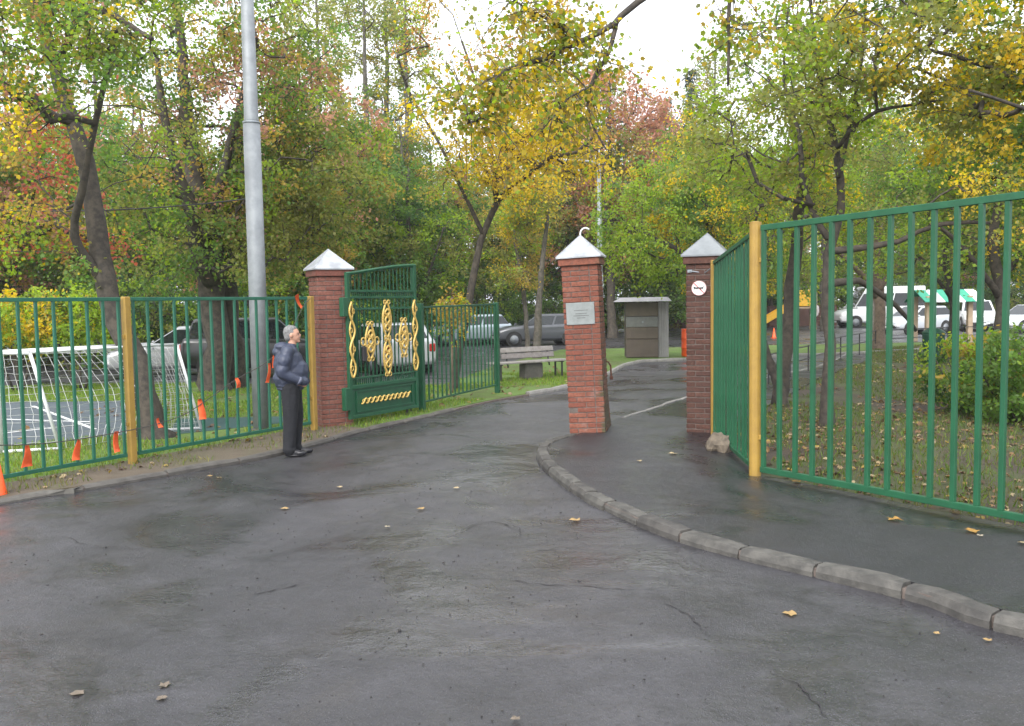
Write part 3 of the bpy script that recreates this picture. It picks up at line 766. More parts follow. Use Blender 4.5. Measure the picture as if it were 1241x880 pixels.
# ------------------------------------------------------------------ football goal
gl, gr = G(1, 549, .05), G(184, 523, .05)
gx = (V3(gr) - V3(gl)); gw = gx.length; gx.normalize(); gback = Vector((-gx.y, gx.x, 0)) * -1
gdep = (V3(G(222, 519, .05)) - V3(gr)); gdep = gdep if gdep.length < 2 else gdep.normalized() * .9
th = empty('football_goal', V3(gl, .05), 'small white football goal with sagging net on blue court', 'goal'); o_ = th.location.copy()
gh = D(184, 418, gr.y).z
gb = Vector((.42, .36, 0))
dp = Vector((.40, .12, 0)); bk = Vector((.70, .20, 0))
z_ = Vector((0, 0, gh)); p0, p1 = V3(gl, .045), V3(gr, .045)
z_ = Vector((0, 0, gh - .045))
for p in (p0, p1):
    MB().tube([p, p + z_], .036, 12).build('post', M['white'], th, True, o_)
    MB().tube([p + z_, p + z_ + dp - Vector((0, 0, .02))], .022, 8).build('side_bar', M['white'], th, True, o_)
    MB().tube([p + z_ + dp - Vector((0, 0, .02)), p + bk], .024, 8).build('back_stay', M['white'], th, True, o_)
    MB().tube([p + bk + Vector((0, 0, .02)), p + Vector((0, 0, .02))], .022, 8).build('ground_bar', M['white'], th, True, o_)
MB().tube([p0 + z_, p1 + z_], .036, 12).build('crossbar', M['white'], th, True, o_)
MB().tube([p0 + z_ + dp, p1 + z_ + dp], .02, 8).build('rear_bar', M['white'], th, True, o_)
net = MB(); rnd = random.Random(3)
def netgrid(a, b, c, d, nu, nv, sag):
    g = []
    for i in range(nu + 1):
        row = []
        for j in range(nv + 1):
            u_, v_ = i / nu, j / nv
            p = a.lerp(b, u_).lerp(d.lerp(c, u_), v_); k = math.sin(math.pi * u_) * math.sin(math.pi * v_)
            row.append(p + sag * k + Vector((rnd.uniform(-.012, .012), rnd.uniform(-.012, .012), rnd.uniform(-.012, .012))))
        g.append(row)
    for r in g: net.tube(r, .0038, 3, False)
    for j in range(nv + 1): net.tube([g[i][j] for i in range(nu + 1)], .0038, 3, False)
zz = Vector((0, 0, .02))
netgrid(p0 + z_ + dp, p1 + z_ + dp, p1 + bk + zz, p0 + bk + zz, 22, 14, Vector((.25, .15, 0)))
netgrid(p0 + z_, p1 + z_, p1 + z_ + dp, p0 + z_ + dp, 22, 4, Vector((0, 0, -.06)))
for p in (p0, p1): netgrid(p + z_, p + z_ + dp, p + bk + zz, p + zz, 5, 14, gx * .05)
net.build('net', mat('net_cord', (.58, .59, .59), rough=.8), th, org=o_)

# ------------------------------------------------------------------ traffic cones
def cone(base, h, label, group=None):
    t = empty('traffic_cone', base, label, 'cone', group)
    MB().lathe([(h * .20, .03), (h * .185, .05), (h * .04, h), (h * .032, h * 1.0)], 20).build('body', M['orange'], t, True)
    MB().box((0, 0, .016), (h * .56, h * .56, .032), ch=.01).build('foot', M['orange'], t)
    return t
cone(V3(G(-2, 605, 0), 0.006), .46, 'bright orange traffic cone beside the left kerb')
for p in ((953, 407), (938, 410)):
    cone(V3(G(*p, 0), 0), .50, 'faded orange cone standing on the car park asphalt', 'cones on the car park')

# ------------------------------------------------------------------ people
def blob_mesh(name, blobs, segs, voxel, smooth=6):
    """one continuous surface grown round ellipsoids and tapered limbs"""
    bm = bmesh.new()
    def ball(c, r, rot=None):
        Mx = Matrix.Translation(c) @ (rot.to_4x4() if rot else Matrix.Identity(4)) @ Matrix.Diagonal((r[0], r[1], r[2], 1))
        bmesh.ops.create_icosphere(bm, subdivisions=2, radius=1.0, matrix=Mx)
    for b in blobs: ball(*b)
    for (p, q, r0, r1) in segs:
        p, q = Vector(p), Vector(q); k = max(3, int((q - p).length / (min(r0, r1) * .45)))
        for i in range(k + 1):
            f = i / k; r = r0 + (r1 - r0) * f; ball(p.lerp(q, f), (r, r, r))
    me = bpy.data.meshes.new('tmp'); bm.to_mesh(me); bm.free()
    o = bpy.data.objects.new('tmp', me); COL.objects.link(o)
    md = o.modifiers.new('r', 'REMESH'); md.mode = 'VOXEL'; md.voxel_size = voxel
    ms = o.modifiers.new('s', 'SMOOTH'); ms.iterations = smooth; ms.factor = .5
    dg = bpy.context.evaluated_depsgraph_get(); ev = o.evaluated_get(dg)
    res = bpy.data.meshes.new_from_object(ev); res.name = name
    bpy.data.objects.remove(o); bpy.data.meshes.remove(me)
    res.polygons.foreach_set('use_smooth', [True] * len(res.polygons))
    res.materials.clear()
    return res
mp = G(359, 552, 0)
man = empty('person', V3(mp, .004), 'person in navy hooded jacket and dark trousers, hands in pockets, facing the gate', 'person', rz=math.radians(8))
# body: head, neck, trunk, arms with hands, legs
bl = [((0.0, 0, 1.585), (.092, .074, .118)), ((.035, 0, 1.545), (.062, .058, .07)), ((-.02, 0, 1.60), (.088, .075, .095)),
      ((.098, 0, 1.572), (.018, .012, .022)), ((.082, 0, 1.528), (.020, .024, .010)), ((.075, 0, 1.495), (.026, .03, .02)), ((.07, 0, 1.612), (.022, .05, .012)),
      ((-.005, .077, 1.575), (.018, .012, .032)), ((-.005, -.077, 1.575), (.018, .012, .032)),
      ((-.03, 0, 1.2), (.13, .17, .22)), ((-.02, 0, .98), (.135, .165, .14)),
      ((-.03, .085, .90), (.11, .09, .11)), ((-.03, -.085, .90), (.11, .09, .11))]
sgm = [((-.015, 0, 1.36), (.0, 0, 1.52), .062, .055)]
for s_ in (1, -1):
    sgm += [((-.04, s_ * .19, 1.37), (-.10, s_ * .235, 1.10), .055, .045), ((-.10, s_ * .235, 1.10), (.05, s_ * .19, .99), .042, .032)]
    bl += [((.085, s_ * .165, .965), (.048, .018, .04))]
    for j, (dz_, ln) in enumerate(((.026, .05), (.009, .062), (-.009, .058), (-.026, .045))):
        a0 = Vector((.11, s_ * .158, .955 + dz_)); a1 = a0 + Vector((ln * .6, -s_ * .004, -.012)); a2 = a1 + Vector((ln * .45, -s_ * .016, -.012))
        sgm += [(a0, a1, .0095, .009), (a1, a2, .009, .0075)]
    sgm += [((.06, s_ * .155, .985), (.10, s_ * .138, .995), .011, .010), ((.10, s_ * .138, .995), (.125, s_ * .13, .985), .010, .008)]
    fx = .03 if s_ > 0 else -.03
    sgm += [((-.03, s_ * .085, .88), (-.015 + fx, s_ * .085, .48), .085, .055), ((-.015 + fx, s_ * .085, .48), (-.055 + fx, s_ * .085, .09), .052, .038), ((-.06 + fx, s_ * .085, .04), (.10 + fx, s_ * .095, .032), .032, .028)]
body = link_mesh('body', blob_mesh('body', bl, sgm, .009, 4), man, M['skin'])
# hair: short grey cap of hair behind and above the face
hm = blob_mesh('hair', [((-.028, 0, 1.615), (.092, .083, .098)), ((-.045, 0, 1.56), (.065, .076, .075)), ((-.005, 0, 1.662), (.072, .064, .042))], [], .009, 3)
link_mesh('hair', hm, body, M['hair_grey'])
link_mesh('moustache', blob_mesh('moustache', [((.098, 0, 1.541), (.012, .026, .008))], [], .005, 2), body, M['hair_grey'])
for s_ in (1, -1):
    MB().lathe([(.001, -.008), (.006, -.005), (.008, 0), (.006, .005), (.001, .008)], 10, Matrix.Translation((.083, s_ * .03, 1.592))).build('eye', M['sign_black'], body, True)
# jacket
jb = [((-.06, 0, 1.20), (.20, .225, .24)), ((-.06, 0, 1.02), (.215, .22, .155)), ((.02, 0, 1.10), (.185, .20, .20)), ((-.05, 0, 1.36), (.125, .20, .10)),
      ((-.13, 0, 1.43), (.11, .135, .065)), ((-.18, 0, 1.36), (.085, .12, .075)), ((-.02, 0, 1.44), (.075, .085, .045)),
      ((-.045, 0, .93), (.20, .205, .06)), ((-.045, 0, .885), (.185, .195, .045)), ((.13, .1, .97), (.075, .09, .07)), ((.13, -.1, .97), (.075, .09, .07))]
js = []
for s_ in (1, -1):
    js += [((-.05, s_ * .195, 1.37), (-.115, s_ * .245, 1.11), .088, .082), ((-.115, s_ * .245, 1.10), (.075, s_ * .205, 1.0), .078, .055), ((.075, s_ * .205, 1.0), (.125, s_ * .17, .97), .052, .046)]
    js += [((-.085, s_ * .25, 1.26), (-.09, s_ * .25, 1.25), .088, .088), ((-.11, s_ * .25, 1.15), (-.115, s_ * .25, 1.14), .086, .086)]
jk = link_mesh('jacket', blob_mesh('jacket', jb, js, .011, 3), man, M['jacket'])
MB().tube([(.075 + .0, 0, 1.43), (.125, 0, 1.30), (.18, 0, 1.18), (.205, 0, 1.08), (.19, 0, .95)], .006, 6).build('zip', M['trousers'], jk)
M['cuff'] = mat('cuff', (.11, .12, .17), (.06, .07, .11), .5, scale=30)
for s_ in (1, -1):
    MB().tube([(.07, s_ * .207, 1.003), (.085, s_ * .200, .995), (.10, s_ * .19, .985)], [.052, .057, .053], 14).build('cuff', M['cuff'], jk, True)
# trousers
ts = []
for s_ in (1, -1):
    fx = .03 if s_ > 0 else -.03
    ts += [((-.035, s_ * .085, .90), (-.02 + fx, s_ * .085, .50), .13, .098), ((-.02 + fx, s_ * .085, .50), (-.05 + fx, s_ * .087, .10), .096, .084), ((-.05 + fx, s_ * .087, .10), (-.035 + fx, s_ * .087, .085), .086, .082)]
tb = [((-.04, 0, .93), (.14, .175, .10))]
link_mesh('trousers', blob_mesh('trousers', tb, ts, .011, 3), man, M['trousers'])
for s_ in (1, -1):
    fx = .03 if s_ > 0 else -.03
    sm = blob_mesh('shoe', [((.10 + fx, s_ * .095, .042), (.085, .048, .035)), ((-.05 + fx, s_ * .088, .05), (.055, .045, .048)), ((.03 + fx, s_ * .092, .05), (.09, .043, .042)), ((.03 + fx, s_ * .092, .014), (.145, .044, .014))], [], .008, 3)
    link_mesh('shoe', sm, man, M['shoe'])

fp = V3(D(988, 380, 54.0), 0)
far = empty('person', fp, 'distant person in white and maroon by the yellow slide', 'person', rz=math.radians(200))
fb = [((0, 0, 1.62), (.09, .08, .12)), ((0, 0, 1.25), (.13, .19, .26)), ((0, 0, .95), (.13, .17, .14))]
fsg = [((0, 0, 1.4), (0, 0, 1.55), .06, .055)]
for s_ in (1, -1):
    fsg += [((0, s_ * .2, 1.42), (0.02, s_ * .27, 1.12), .055, .045), ((.02, s_ * .27, 1.12), (.12, s_ * .25, .88), .042, .032), ((.12, s_ * .25, .88), (.15, s_ * .24, .80), .03, .02),
            ((0, s_ * .09, .92), (.03 * s_, s_ * .1, .5), .09, .06), ((.03 * s_, s_ * .1, .5), (.06 * s_, s_ * .1, .06), .055, .04), ((.06 * s_, s_ * .1, .03), (.06 * s_ + .15, s_ * .11, .03), .035, .03)]
bo = link_mesh('body', blob_mesh('body', fb, fsg, .02, 2), far, M['skin'])
cs = [(a, b, r0 + .025, r1 + .025) for a, b, r0, r1 in fsg[1:3]] + [(a, b, r0 + .025, r1 + .025) for a, b, r0, r1 in fsg[7:9]]
link_mesh('coat', blob_mesh('coat', [((0, 0, 1.25), (.16, .22, .27)), ((0, 0, .98), (.17, .21, .16))], cs, .02, 2), far, M['pink'])
link_mesh('trousers', blob_mesh('trousers', [((0, 0, .9), (.14, .18, .1))], [(a, b, r0 + .02, r1 + .02) for a, b, r0, r1 in fsg[4:6]] + [(a, b, r0 + .02, r1 + .02) for a, b, r0, r1 in fsg[10:12]], .02, 2), far, M['maroon'])
link_mesh('hair', blob_mesh('hair', [((-.02, 0, 1.66), (.10, .09, .1))], [], .015, 2), bo, M['hair_grey'])

# ------------------------------------------------------------------ vehicles
def smooth_obj(o, ang=40, bev=0.0):
    if bev:
        md = o.modifiers.new('bevel', 'BEVEL'); md.width = bev; md.segments = 2; md.limit_method = 'ANGLE'; md.angle_limit = math.radians(25)
    me = o.data; me.polygons.foreach_set('use_smooth', [True] * len(me.polygons))
    try:
        me.set_sharp_from_angle(angle=math.radians(ang))
    except Exception: pass
    return o
def paint(name, c):
    mt, t, b = newmat(name); b.inputs['Base Color'].default_value = (*c, 1)
    b.inputs['Roughness'].default_value = .32; b.inputs['Metallic'].default_value = .15; b.inputs['Coat Weight'].default_value = .6
    b.inputs['Coat Roughness'].default_value = .08
    return mt
def vehicle(name, label, loc, rot, c, prof, cab, w, wheels, wr, group=None, cat='car', mids=()):
    """prof: (x, bottom, shoulder) stations; cab: base and roof ends; windows sit on the cab sides"""
    t = empty(name, loc, label, cat, group, rz=rot)
    pm = paint(name + '_paint', c); vs = []; fs = []
    for (x, zb, zs, wf) in prof:
        hw = w / 2 * wf
        ring = [(-hw * .86, zb), (-hw * .99, zb + .10), (-hw, (zb + zs) / 2), (-hw * .985, zs - .10), (-hw * .90, zs), (0, zs + .02), (hw * .90, zs), (hw * .985, zs - .10), (hw, (zb + zs) / 2), (hw * .99, zb + .10), (hw * .86, zb)]
        vs += [(x, y, z) for y, z in ring]
    k = 11
    for i in range(len(prof) - 1):
        for j in range(k): a = i * k + j; b = i * k + (j + 1) % k; fs.append((a, b, b + k, a + k))
    fs += [tuple(range(k))[::-1], tuple((len(prof) - 1) * k + j for j in range(k))]
    mb = MB(); mb.add(vs, fs); body = smooth_obj(mb.build('body', pm, t), 50, .03)
    xa, xb, xc, xd, z0, z1 = cab          # base rear, base front, roof rear, roof front
    h0, h1 = w / 2 * .90, w / 2 * .74
    if z1 > 2.0: h1 = w / 2 * .84
    mb = MB(); mb.add([(xa, -h0, z0), (xb, -h0, z0), (xb, h0, z0), (xa, h0, z0), (xc, -h1, z1), (xd, -h1, z1), (xd, h1, z1), (xc, h1, z1)],
                      [(3, 2, 1, 0), (4, 5, 6, 7), (0, 1, 5, 4), (1, 2, 6, 5), (2, 3, 7, 6), (3, 0, 4, 7)])
    smooth_obj(mb.build('roof', pm, t), 50, .06)
    def pane(q, nm, inset=.12):
        q = [Vector(p) for p in q]; c_ = sum(q, Vector()) / 4; nn = (q[1] - q[0]).cross(q[3] - q[0]).normalized()
        if nn.dot(c_ - Vector(((xa + xb) / 2, 0, z0))) < 0: nn = -nn
        p = [c_ + (v_ - c_) * (1 - inset) for v_ in q]
        m2 = MB(); m2.add([v_ + nn * .012 for v_ in p] + [v_ - nn * .02 for v_ in p], [(0, 1, 2, 3), (7, 6, 5, 4), (0, 4, 5, 1), (1, 5, 6, 2), (2, 6, 7, 3), (3, 7, 4, 0)])
        m2.build(nm, M['glass'], t)
    pane([(xb, -h0, z0), (xb, h0, z0), (xd, h1, z1), (xd, -h1, z1)], 'windscreen', .14)
    pane([(xa, -h0, z0), (xa, h0, z0), (xc, h1, z1), (xc, -h1, z1)], 'rear_window', .2)
    cuts = [0] + list(mids or (.5,)) + [1]
    for sgn in (-1, 1):
        for a_, b_ in zip(cuts[:-1], cuts[1:]):
            f = lambda u_, v_: (Vector((xa + (xb - xa) * u_, sgn * h0, z0)).lerp(Vector((xc + (xd - xc) * u_, sgn * h1, z1)), v_))
            pane([f(a_, .06), f(b_, .06), f(b_, .86 if z1 < 2 else .70), f(a_, .86 if z1 < 2 else .70)], 'window', .07)
        for x in wheels:
            Mw = Matrix.Translation((x, sgn * (w / 2 - .09), wr)) @ Matrix.Rotation(-sgn * math.pi / 2, 4, 'X')
            wh = MB().lathe([(wr * .62, -.10), (wr * .95, -.10), (wr, -.06), (wr, .07), (wr * .95, .10), (wr * .62, .105)], 24, Mw).build('wheel', M['rubber'], t, True)
            MB().lathe([(.001, .09), (wr * .2, .085), (wr * .6, .07), (wr * .64, .108)], 16, Mw).build('rim', M['zinc'], wh, True)
            Ma = Matrix.Translation((x, sgn * (w / 2 - .115), wr)) @ Matrix.Rotation(-sgn * math.pi / 2, 4, 'X')
            MB().lathe([(wr * 1.2, .0), (wr * 1.2, .118), (wr * 1.02, .120)], 24, Ma).build('wheel_arch', M['rubber'], t)
        x1 = prof[-1][0]; zf = prof[-1][2]; xr = prof[0][0]; zr = prof[0][2]
        MB().box((x1 - .10, sgn * w * .36, zf - .16), (.26, .30, .15), ch=.04).build('headlight', M['lamp_clear'], t)
        MB().box((xr + .05, sgn * w * .385, zr - .18), (.14, .20, .24), ch=.03).build('tail_light', M['lamp_red'], t)
        MB().box((xb - .12, sgn * (w / 2 + .08), z0 + .04), (.12, .17, .12), ch=.03).build('mirror', pm, t)
    MB().box((prof[-1][0] - .02, 0, .42), (.10, w * .74, .16), ch=.03).build('grille', M['rubber'], t)
    MB().box((prof[-1][0] + .035, 0, .40), (.012, .5, .11)).build('number_plate', M['white'], t)
    MB().box((prof[0][0] - .02, 0, .78), (.012, .5, .11)).build('number_plate', M['white'], t)
    return t
HATCH = ([(-2.05, .35, .92, .86), (-1.95, .26, 1.0, .96), (-1.0, .22, .97, 1), (.6, .22, .93, 1), (1.4, .22, .88, .98), (1.95, .26, .74, .9), (2.08, .36, .62, .78)], (-1.95, .95, -1.55, .1, .90, 1.43), 1.74, (-1.28, 1.3), .31)
SUV = ([(-2.25, .42, 1.05, .9), (-2.15, .32, 1.14, .98), (-1.0, .28, 1.12, 1), (.6, .28, 1.08, 1), (1.5, .28, 1.04, .98), (2.1, .34, .92, .93), (2.25, .45, .8, .82)], (-2.15, .95, -1.9, .3, 1.05, 1.66), 1.86, (-1.4, 1.42), .37)
VAN = ([(-2.8, .42, 1.3, .95), (-2.72, .32, 1.35, 1), (0, .3, 1.33, 1), (1.6, .3, 1.28, 1), (2.3, .32, 1.12, .97), (2.7, .38, .95, .9), (2.78, .46, .8, .82)], (-2.74, 1.9, -2.66, 1.05, 1.25, 2.62), 2.05, (-1.6, 1.85), .36)
def car(kind, label, px, Y_, z_, rdeg, c, name='parked_car', cat='car', mids=()):
    p = D(px, 420, Y_)
    return vehicle(name, label, Vector((p.x, Y_, z_)), math.radians(rdeg), c, kind[0], kind[1], kind[2], kind[3], kind[4], None, cat, mids)
car(SUV, 'black sport utility car parked under trees behind the lamp post', 325, 25.3, 0, 12, (.010, .011, .012))
car(HATCH, 'silver hatchback in the shade beyond the football goal', 222, 26.2, 0, -160, (.30, .31, .32))
car(HATCH, 'white hatchback seen through the gilded gate leaf', 466, 26.5, 0, 118, (.50, .51, .52))
car(HATCH, 'dark grey hatchback parked behind the wooden bench', 652, 41.0, 0, 192, (.07, .075, .085))
car(HATCH, 'pale blue grey car parked beside the dark grey hatchback', 566, 42.5, 0, 200, (.36, .42, .47))
car(VAN, 'white high roof minibus at far side of the car park', 1064, 58.0, 0, 180, (.80, .81, .82), 'parked_van', 'van', (.25, .5, .74))
car(HATCH, 'silver hatchback nosing out beside the green awning', 1108, 47.0, 0, 205, (.52, .55, .58))
car(SUV, 'white estate car parked behind the shrub and awning', 1182, 50.0, 0, 250, (.74, .75, .77))
car(HATCH, 'pale silver car half hidden by the leafy shrub', 1246, 46.0, 0, 200, (.58, .60, .62))

# ------------------------------------------------------------------ bench
b0, b1 = G(606, 463, .045), G(684, 457, .045); bd = V3(b1) - V3(b0); bl_ = bd.length; ba = math.atan2(bd.y, bd.x)
bn = empty('park_bench', V3(b0, .045), 'long weathered wooden bench beside the drive', 'bench', rz=ba)
for i, y_ in enumerate((.02, .16, .30)):
    MB().box((bl_ / 2, y_, .44), (bl_ + .3, .125, .045), ch=.006).build('seat_slat', M['wood_grey'], bn)
for i, (y_, z_) in enumerate(((.42, .58), (.46, .73))):
    MB().box((bl_ * .58, y_, z_), (bl_ * .82, .035, .125), Matrix.Rotation(math.radians(-14), 3, 'X'), .006).build('back_slat', M['wood_grey'], bn)
for x_ in (.05, bl_ - .05):
    for y_ in (.03, .31):
        MB().tube([(x_, y_, -.03), (x_, y_, .42)], .025, 8).build('leg', M['black'], bn)
    MB().box((x_, .17, .405), (.05, .40, .03)).build('leg_brace', M['black'], bn)
for x_ in (bl_ * .25, bl_ * .9):
    MB().tube([(x_, .36, .30), (x_, .42, .5), (x_, .485, .78)], .022, 6).build('back_support', M['black'], bn)
MB().box((bl_ * .56, .24, .19), (.55, .35, .44), ch=.05).build('concrete_block', M['kerb_dark'], bn)

# ------------------------------------------------------------------ kiosk
k0, k1 = G(759, 434, .045), G(798, 434, .045)
kk = empty('kiosk', V3(k0, .045), 'small brown and grey shed with a flat sheet roof', 'kiosk', rz=math.radians(-4))
kw = (V3(k1) - V3(k0)).length; kh = D(780, 366, k0.y).z - .05
for i, (z0_, z1_) in enumerate(((.02, .62), (.64, 1.02), (1.03, 1.38), (1.40, kh))):
    MB().box((kw / 2 - .02 * 0, .03, (z0_ + z1_) / 2), (kw, .06, z1_ - z0_), ch=.008).build('panel', M['kiosk'] if i != 2 else mat('kiosk_band', (.14, .145, .14), (.11, .115, .11), .5), kk)
MB().box((kw / 2, .62, kh / 2), (kw - .02, 1.1, kh - .01)).build('wall', M['kiosk'], kk)
sd = MB()
for i in range(6): sd.box((kw + .035 + .058 * i, .1 + .02 * (i % 2), kh / 2), (.056, .04, kh), ch=.01)
sd.build('side_sheet', M['kiosk_grey'], kk)
MB().box((kw + .18, .65, kh / 2), (.34, 1.0, kh - .02)).build('side_wall', M['kiosk_grey'], kk)
mb = MB(); mb.add([(-.45, -.45, kh + .02), (kw + .42, -.3, kh + .02), (kw + .42, 1.3, kh + .02), (-.3, 1.3, kh + .02), (-.2, -.25, kh + .16), (kw + .3, -.15, kh + .16), (kw + .3, 1.2, kh + .12), (-.15, 1.2, kh + .12)],
                  [(3, 2, 1, 0), (4, 5, 6, 7), (0, 1, 5, 4), (1, 2, 6, 5), (2, 3, 7, 6), (3, 0, 4, 7)])
mb.build('roof', M['kiosk_grey'], kk)
MB().box((kw * .52, -.01, 1.2), (.06, .03, .07), ch=.006).build('lock', M['zinc'], kk)
ob = V3(G(836, 432, .045), .045)
brl = empty('barrel', ob, 'bright orange barrel partly hidden by the dark pillar', 'barrel')
MB().lathe([(.26, 0), (.28, .04), (.28, .28), (.295, .3), (.28, .32), (.28, .6), (.295, .62), (.28, .64), (.28, .86), (.26, .9)], 20).build('drum', M['orange'], brl, True)
MB().lathe([(.285, .895), (.285, .93), (.05, .94)], 20).build('lid', M['orange'], brl, True)

# ------------------------------------------------------------------ things beyond the right-hand fence
def wall(name, a, b, h, th_, label, material):
    d = (b - a); t = empty(name, a, label, 'wall', rz=math.atan2(d.y, d.x)); L_ = d.length
    MB().box((L_ / 2, 0, h / 2 - .05), (L_, th_, h + .1)).build('wall_body', material, t)
    n_ = int(L_ / 1.5)
    for i in range(n_ + 1): MB().box((L_ * i / n_, -.02, h / 2), (.14, th_ + .08, h + .06), ch=.01).build('pier', material, t)
    MB().box((L_ / 2, 0, h + .06), (L_ + .1, th_ + .12, .07), ch=.01).build('wall_coping', material, t)
wall('low_wall', V3(D(800, 400, 62.5)), V3(D(1012, 400, 62.5)), 1.35, .2, 'long brown low wall behind the yellow slide', M['brownwall'])
sl = V3(D(968, 390, 56.0)); st_ = empty('playground_slide', sl, 'yellow playground slide with tan posts by brown wall', 'slide', rz=math.radians(180))
for x_ in (-.9, .5):
    for y_ in (-.5, .5): MB().box((x_, y_, 1.35), (.13, .13, 2.8), ch=.015).build('post', M['tan'], st_)
MB().box((-.2, 0, 1.35), (1.5, 1.1, .1), ch=.01).build('platform', M['tan'], st_)
for y_ in (-.52, .52): MB().box((-.2, y_, 1.95), (1.3, .06, 1.0), ch=.02).build('side_panel', M['yellow_plastic'], st_)
ch = MB()
for y_ in (-.38, .38): ch.box((1.6, y_, .92), (2.75, .06, .36), Matrix.Rotation(math.radians(30), 3, 'Y'), .02)
ch.box((1.6, 0, .80), (2.75, .74, .05), Matrix.Rotation(math.radians(30), 3, 'Y'), .01)
ch.build('chute', M['yellow_plastic'], st_)
for i in range(5): MB().tube([(-1.45 + i * .11, -.4, .25 + i * .27), (-1.45 + i * .11, .4, .25 + i * .27)], .03, 6).build('rung', M['tan'], st_)
# low rail round the park island
rp = [Vector((5.6, 19.4, .05)), Vector((7.6, 22.8, .05)), Vector((10.2, 27.6, .05)), Vector((13.2, 32.3, .05)), Vector((17, 34.7, .05)), Vector((23, 35.0, .05))]
rl = empty('low_railing', rp[0], 'low black iron railing edging the leafy park ground', 'railing'); o_ = rp[0]
pts = []
for a, b in zip(rp[:-1], rp[1:]):
    k_ = max(1, int((b - a).length / 1.9)); pts += [a.lerp(b, i / k_) for i in range(k_)]
pts.append(rp[-1])
for p in pts: MB().box(p + Vector((0, 0, .33)), (.03, .03, .74)).build('post', M['black'], rl, org=o_)
for a, b in zip(pts[:-1], pts[1:]):
    for z_ in (.36, .68): MB().tube([a + Vector((0, 0, z_)), b + Vector((0, 0, z_))], .016, 6).build('rail', M['black'], rl, org=o_)
# awning on posts
aw = V3(D(1145, 380, 38.0)); at_ = empty('awning', aw, 'small green canopy on tan posts beyond the shrub', 'awning')
for x_ in (-1.0, .75):
    for y_ in (-.6, .6): MB().box((x_, y_, .95), (.2, .2, 2.0), ch=.015).build('post', M['tan'], at_)
for i in range(6):
    x0 = -1.3 + i * .42
    mb = MB(); mb.add([(x0, -1.0, 1.72), (x0 + .42, -1.0, 1.72), (x0 + .42, 0, 2.22), (x0, 0, 2.22), (x0 + .42, 1.0, 1.72), (x0, 1.0, 1.72),
                       (x0, -1.0, 1.69), (x0 + .42, -1.0, 1.69), (x0 + .42, 0, 2.19), (x0, 0, 2.19), (x0 + .42, 1.0, 1.69), (x0, 1.0, 1.69)],
                      [(0, 1, 2, 3), (3, 2, 4, 5), (9, 8, 7, 6), (11, 10, 8, 9), (0, 6, 7, 1), (5, 4, 10, 11)])
    mb.build('stripe', M['teal_cloth'] if i % 2 == 0 else M['white'], at_)
tb_ = V3(G(1131, 440, .06), .06); bn_ = empty('litter_bin', tb_, 'dark green metal litter bin beside the shrub', 'bin')
MB().lathe([(.22, 0), (.26, .05), (.30, .8), (.31, .84), (.29, .84), (.26, .1)], 20).build('body', M['bin_green'], bn_, True)
MB().lathe([(.315, .84), (.315, .87), (.18, .97), (.02, 1.0)], 20).build('lid', M['bin_green'], bn_, True)
# lump of broken concrete at the foot of the dark pillar
sp0 = V3(G(874, 545, PZ), PZ)
bm = bmesh.new(); bmesh.ops.create_icosphere(bm, subdivisions=3, radius=1.0); rnd = random.Random(4)
from mathutils import noise as mn
for v_ in bm.verts:
    k_ = 1 + .45 * mn.noise(v_.co * 1.7 + Vector((3, 1, 2))) + .25 * mn.noise(v_.co * 4.5); v_.co = Vector((v_.co.x * .17 * k_, v_.co.y * .22 * k_, max(-.3, v_.co.z) * .20 * k_ + .03))
me = bpy.data.meshes.new('rubble_lump'); bm.to_mesh(me); bm.free()
o = link_mesh('rubble_lump', me, None, M['stone']); o.location = sp0
tag(o, 'broken lump of pale concrete at the foot of the dark pillar', 'rubble')
# overhead cables
cb = empty('overhead_cable', (-30, 17, 6.2), 'thin black cable crossing the tree crowns', 'cable')
p0_, p1_ = D(-420, 190, 15.5), D(309, 240, lb.y)
cb.location = p0_
MB().tube([p0_.lerp(p1_, i / 14) - Vector((0, 0, .5 * 4 * (i / 14) * (1 - i / 14))) - p0_ for i in range(15)], .011, 5).build('wire', M['black'], cb)

# ------------------------------------------------------------------ trees
def lin(r, g, b):
    f = lambda c: ((c / 255 + .055) / 1.055) ** 2.4 if c > 10 else c / 255 / 12.92
    return np.array([f(r), f(g), f(b)])
GREEN, DEEP, LIME, OLIVE = np.array([.095, .160, .036]), np.array([.050, .098, .028]), np.array([.185, .250, .036]), np.array([.168, .178, .048])
YELLOW, GOLDL, ORANGE, PINK, RED, BROWN = np.array([.42, .32, .045]), np.array([.29, .215, .055]), np.array([.32, .17, .06]), np.array([.30, .165, .115]), np.array([.30, .095, .065]), np.array([.17, .115, .06])

MAPLE = np.array([(0, -.44, 0), (.34, -.36, -.06), (.36, -.10, .0), (.50, .16, -.10), (.25, .22, .0), (.0, .56, -.12), (-.25, .22, .0), (-.50, .16, -.10), (-.36, -.10, .0), (-.34, -.36, -.06)], float)
OVAL = np.array([(0, -.5, 0), (.27, -.16, -.04), (.24, .16, -.05), (0, .55, -.08), (-.24, .16, -.05), (-.27, -.16, -.04)], float)
KITE = np.array([(0, -.5, 0), (.36, 0, -.06), (0, .55, 0), (-.36, 0, -.06)], float)

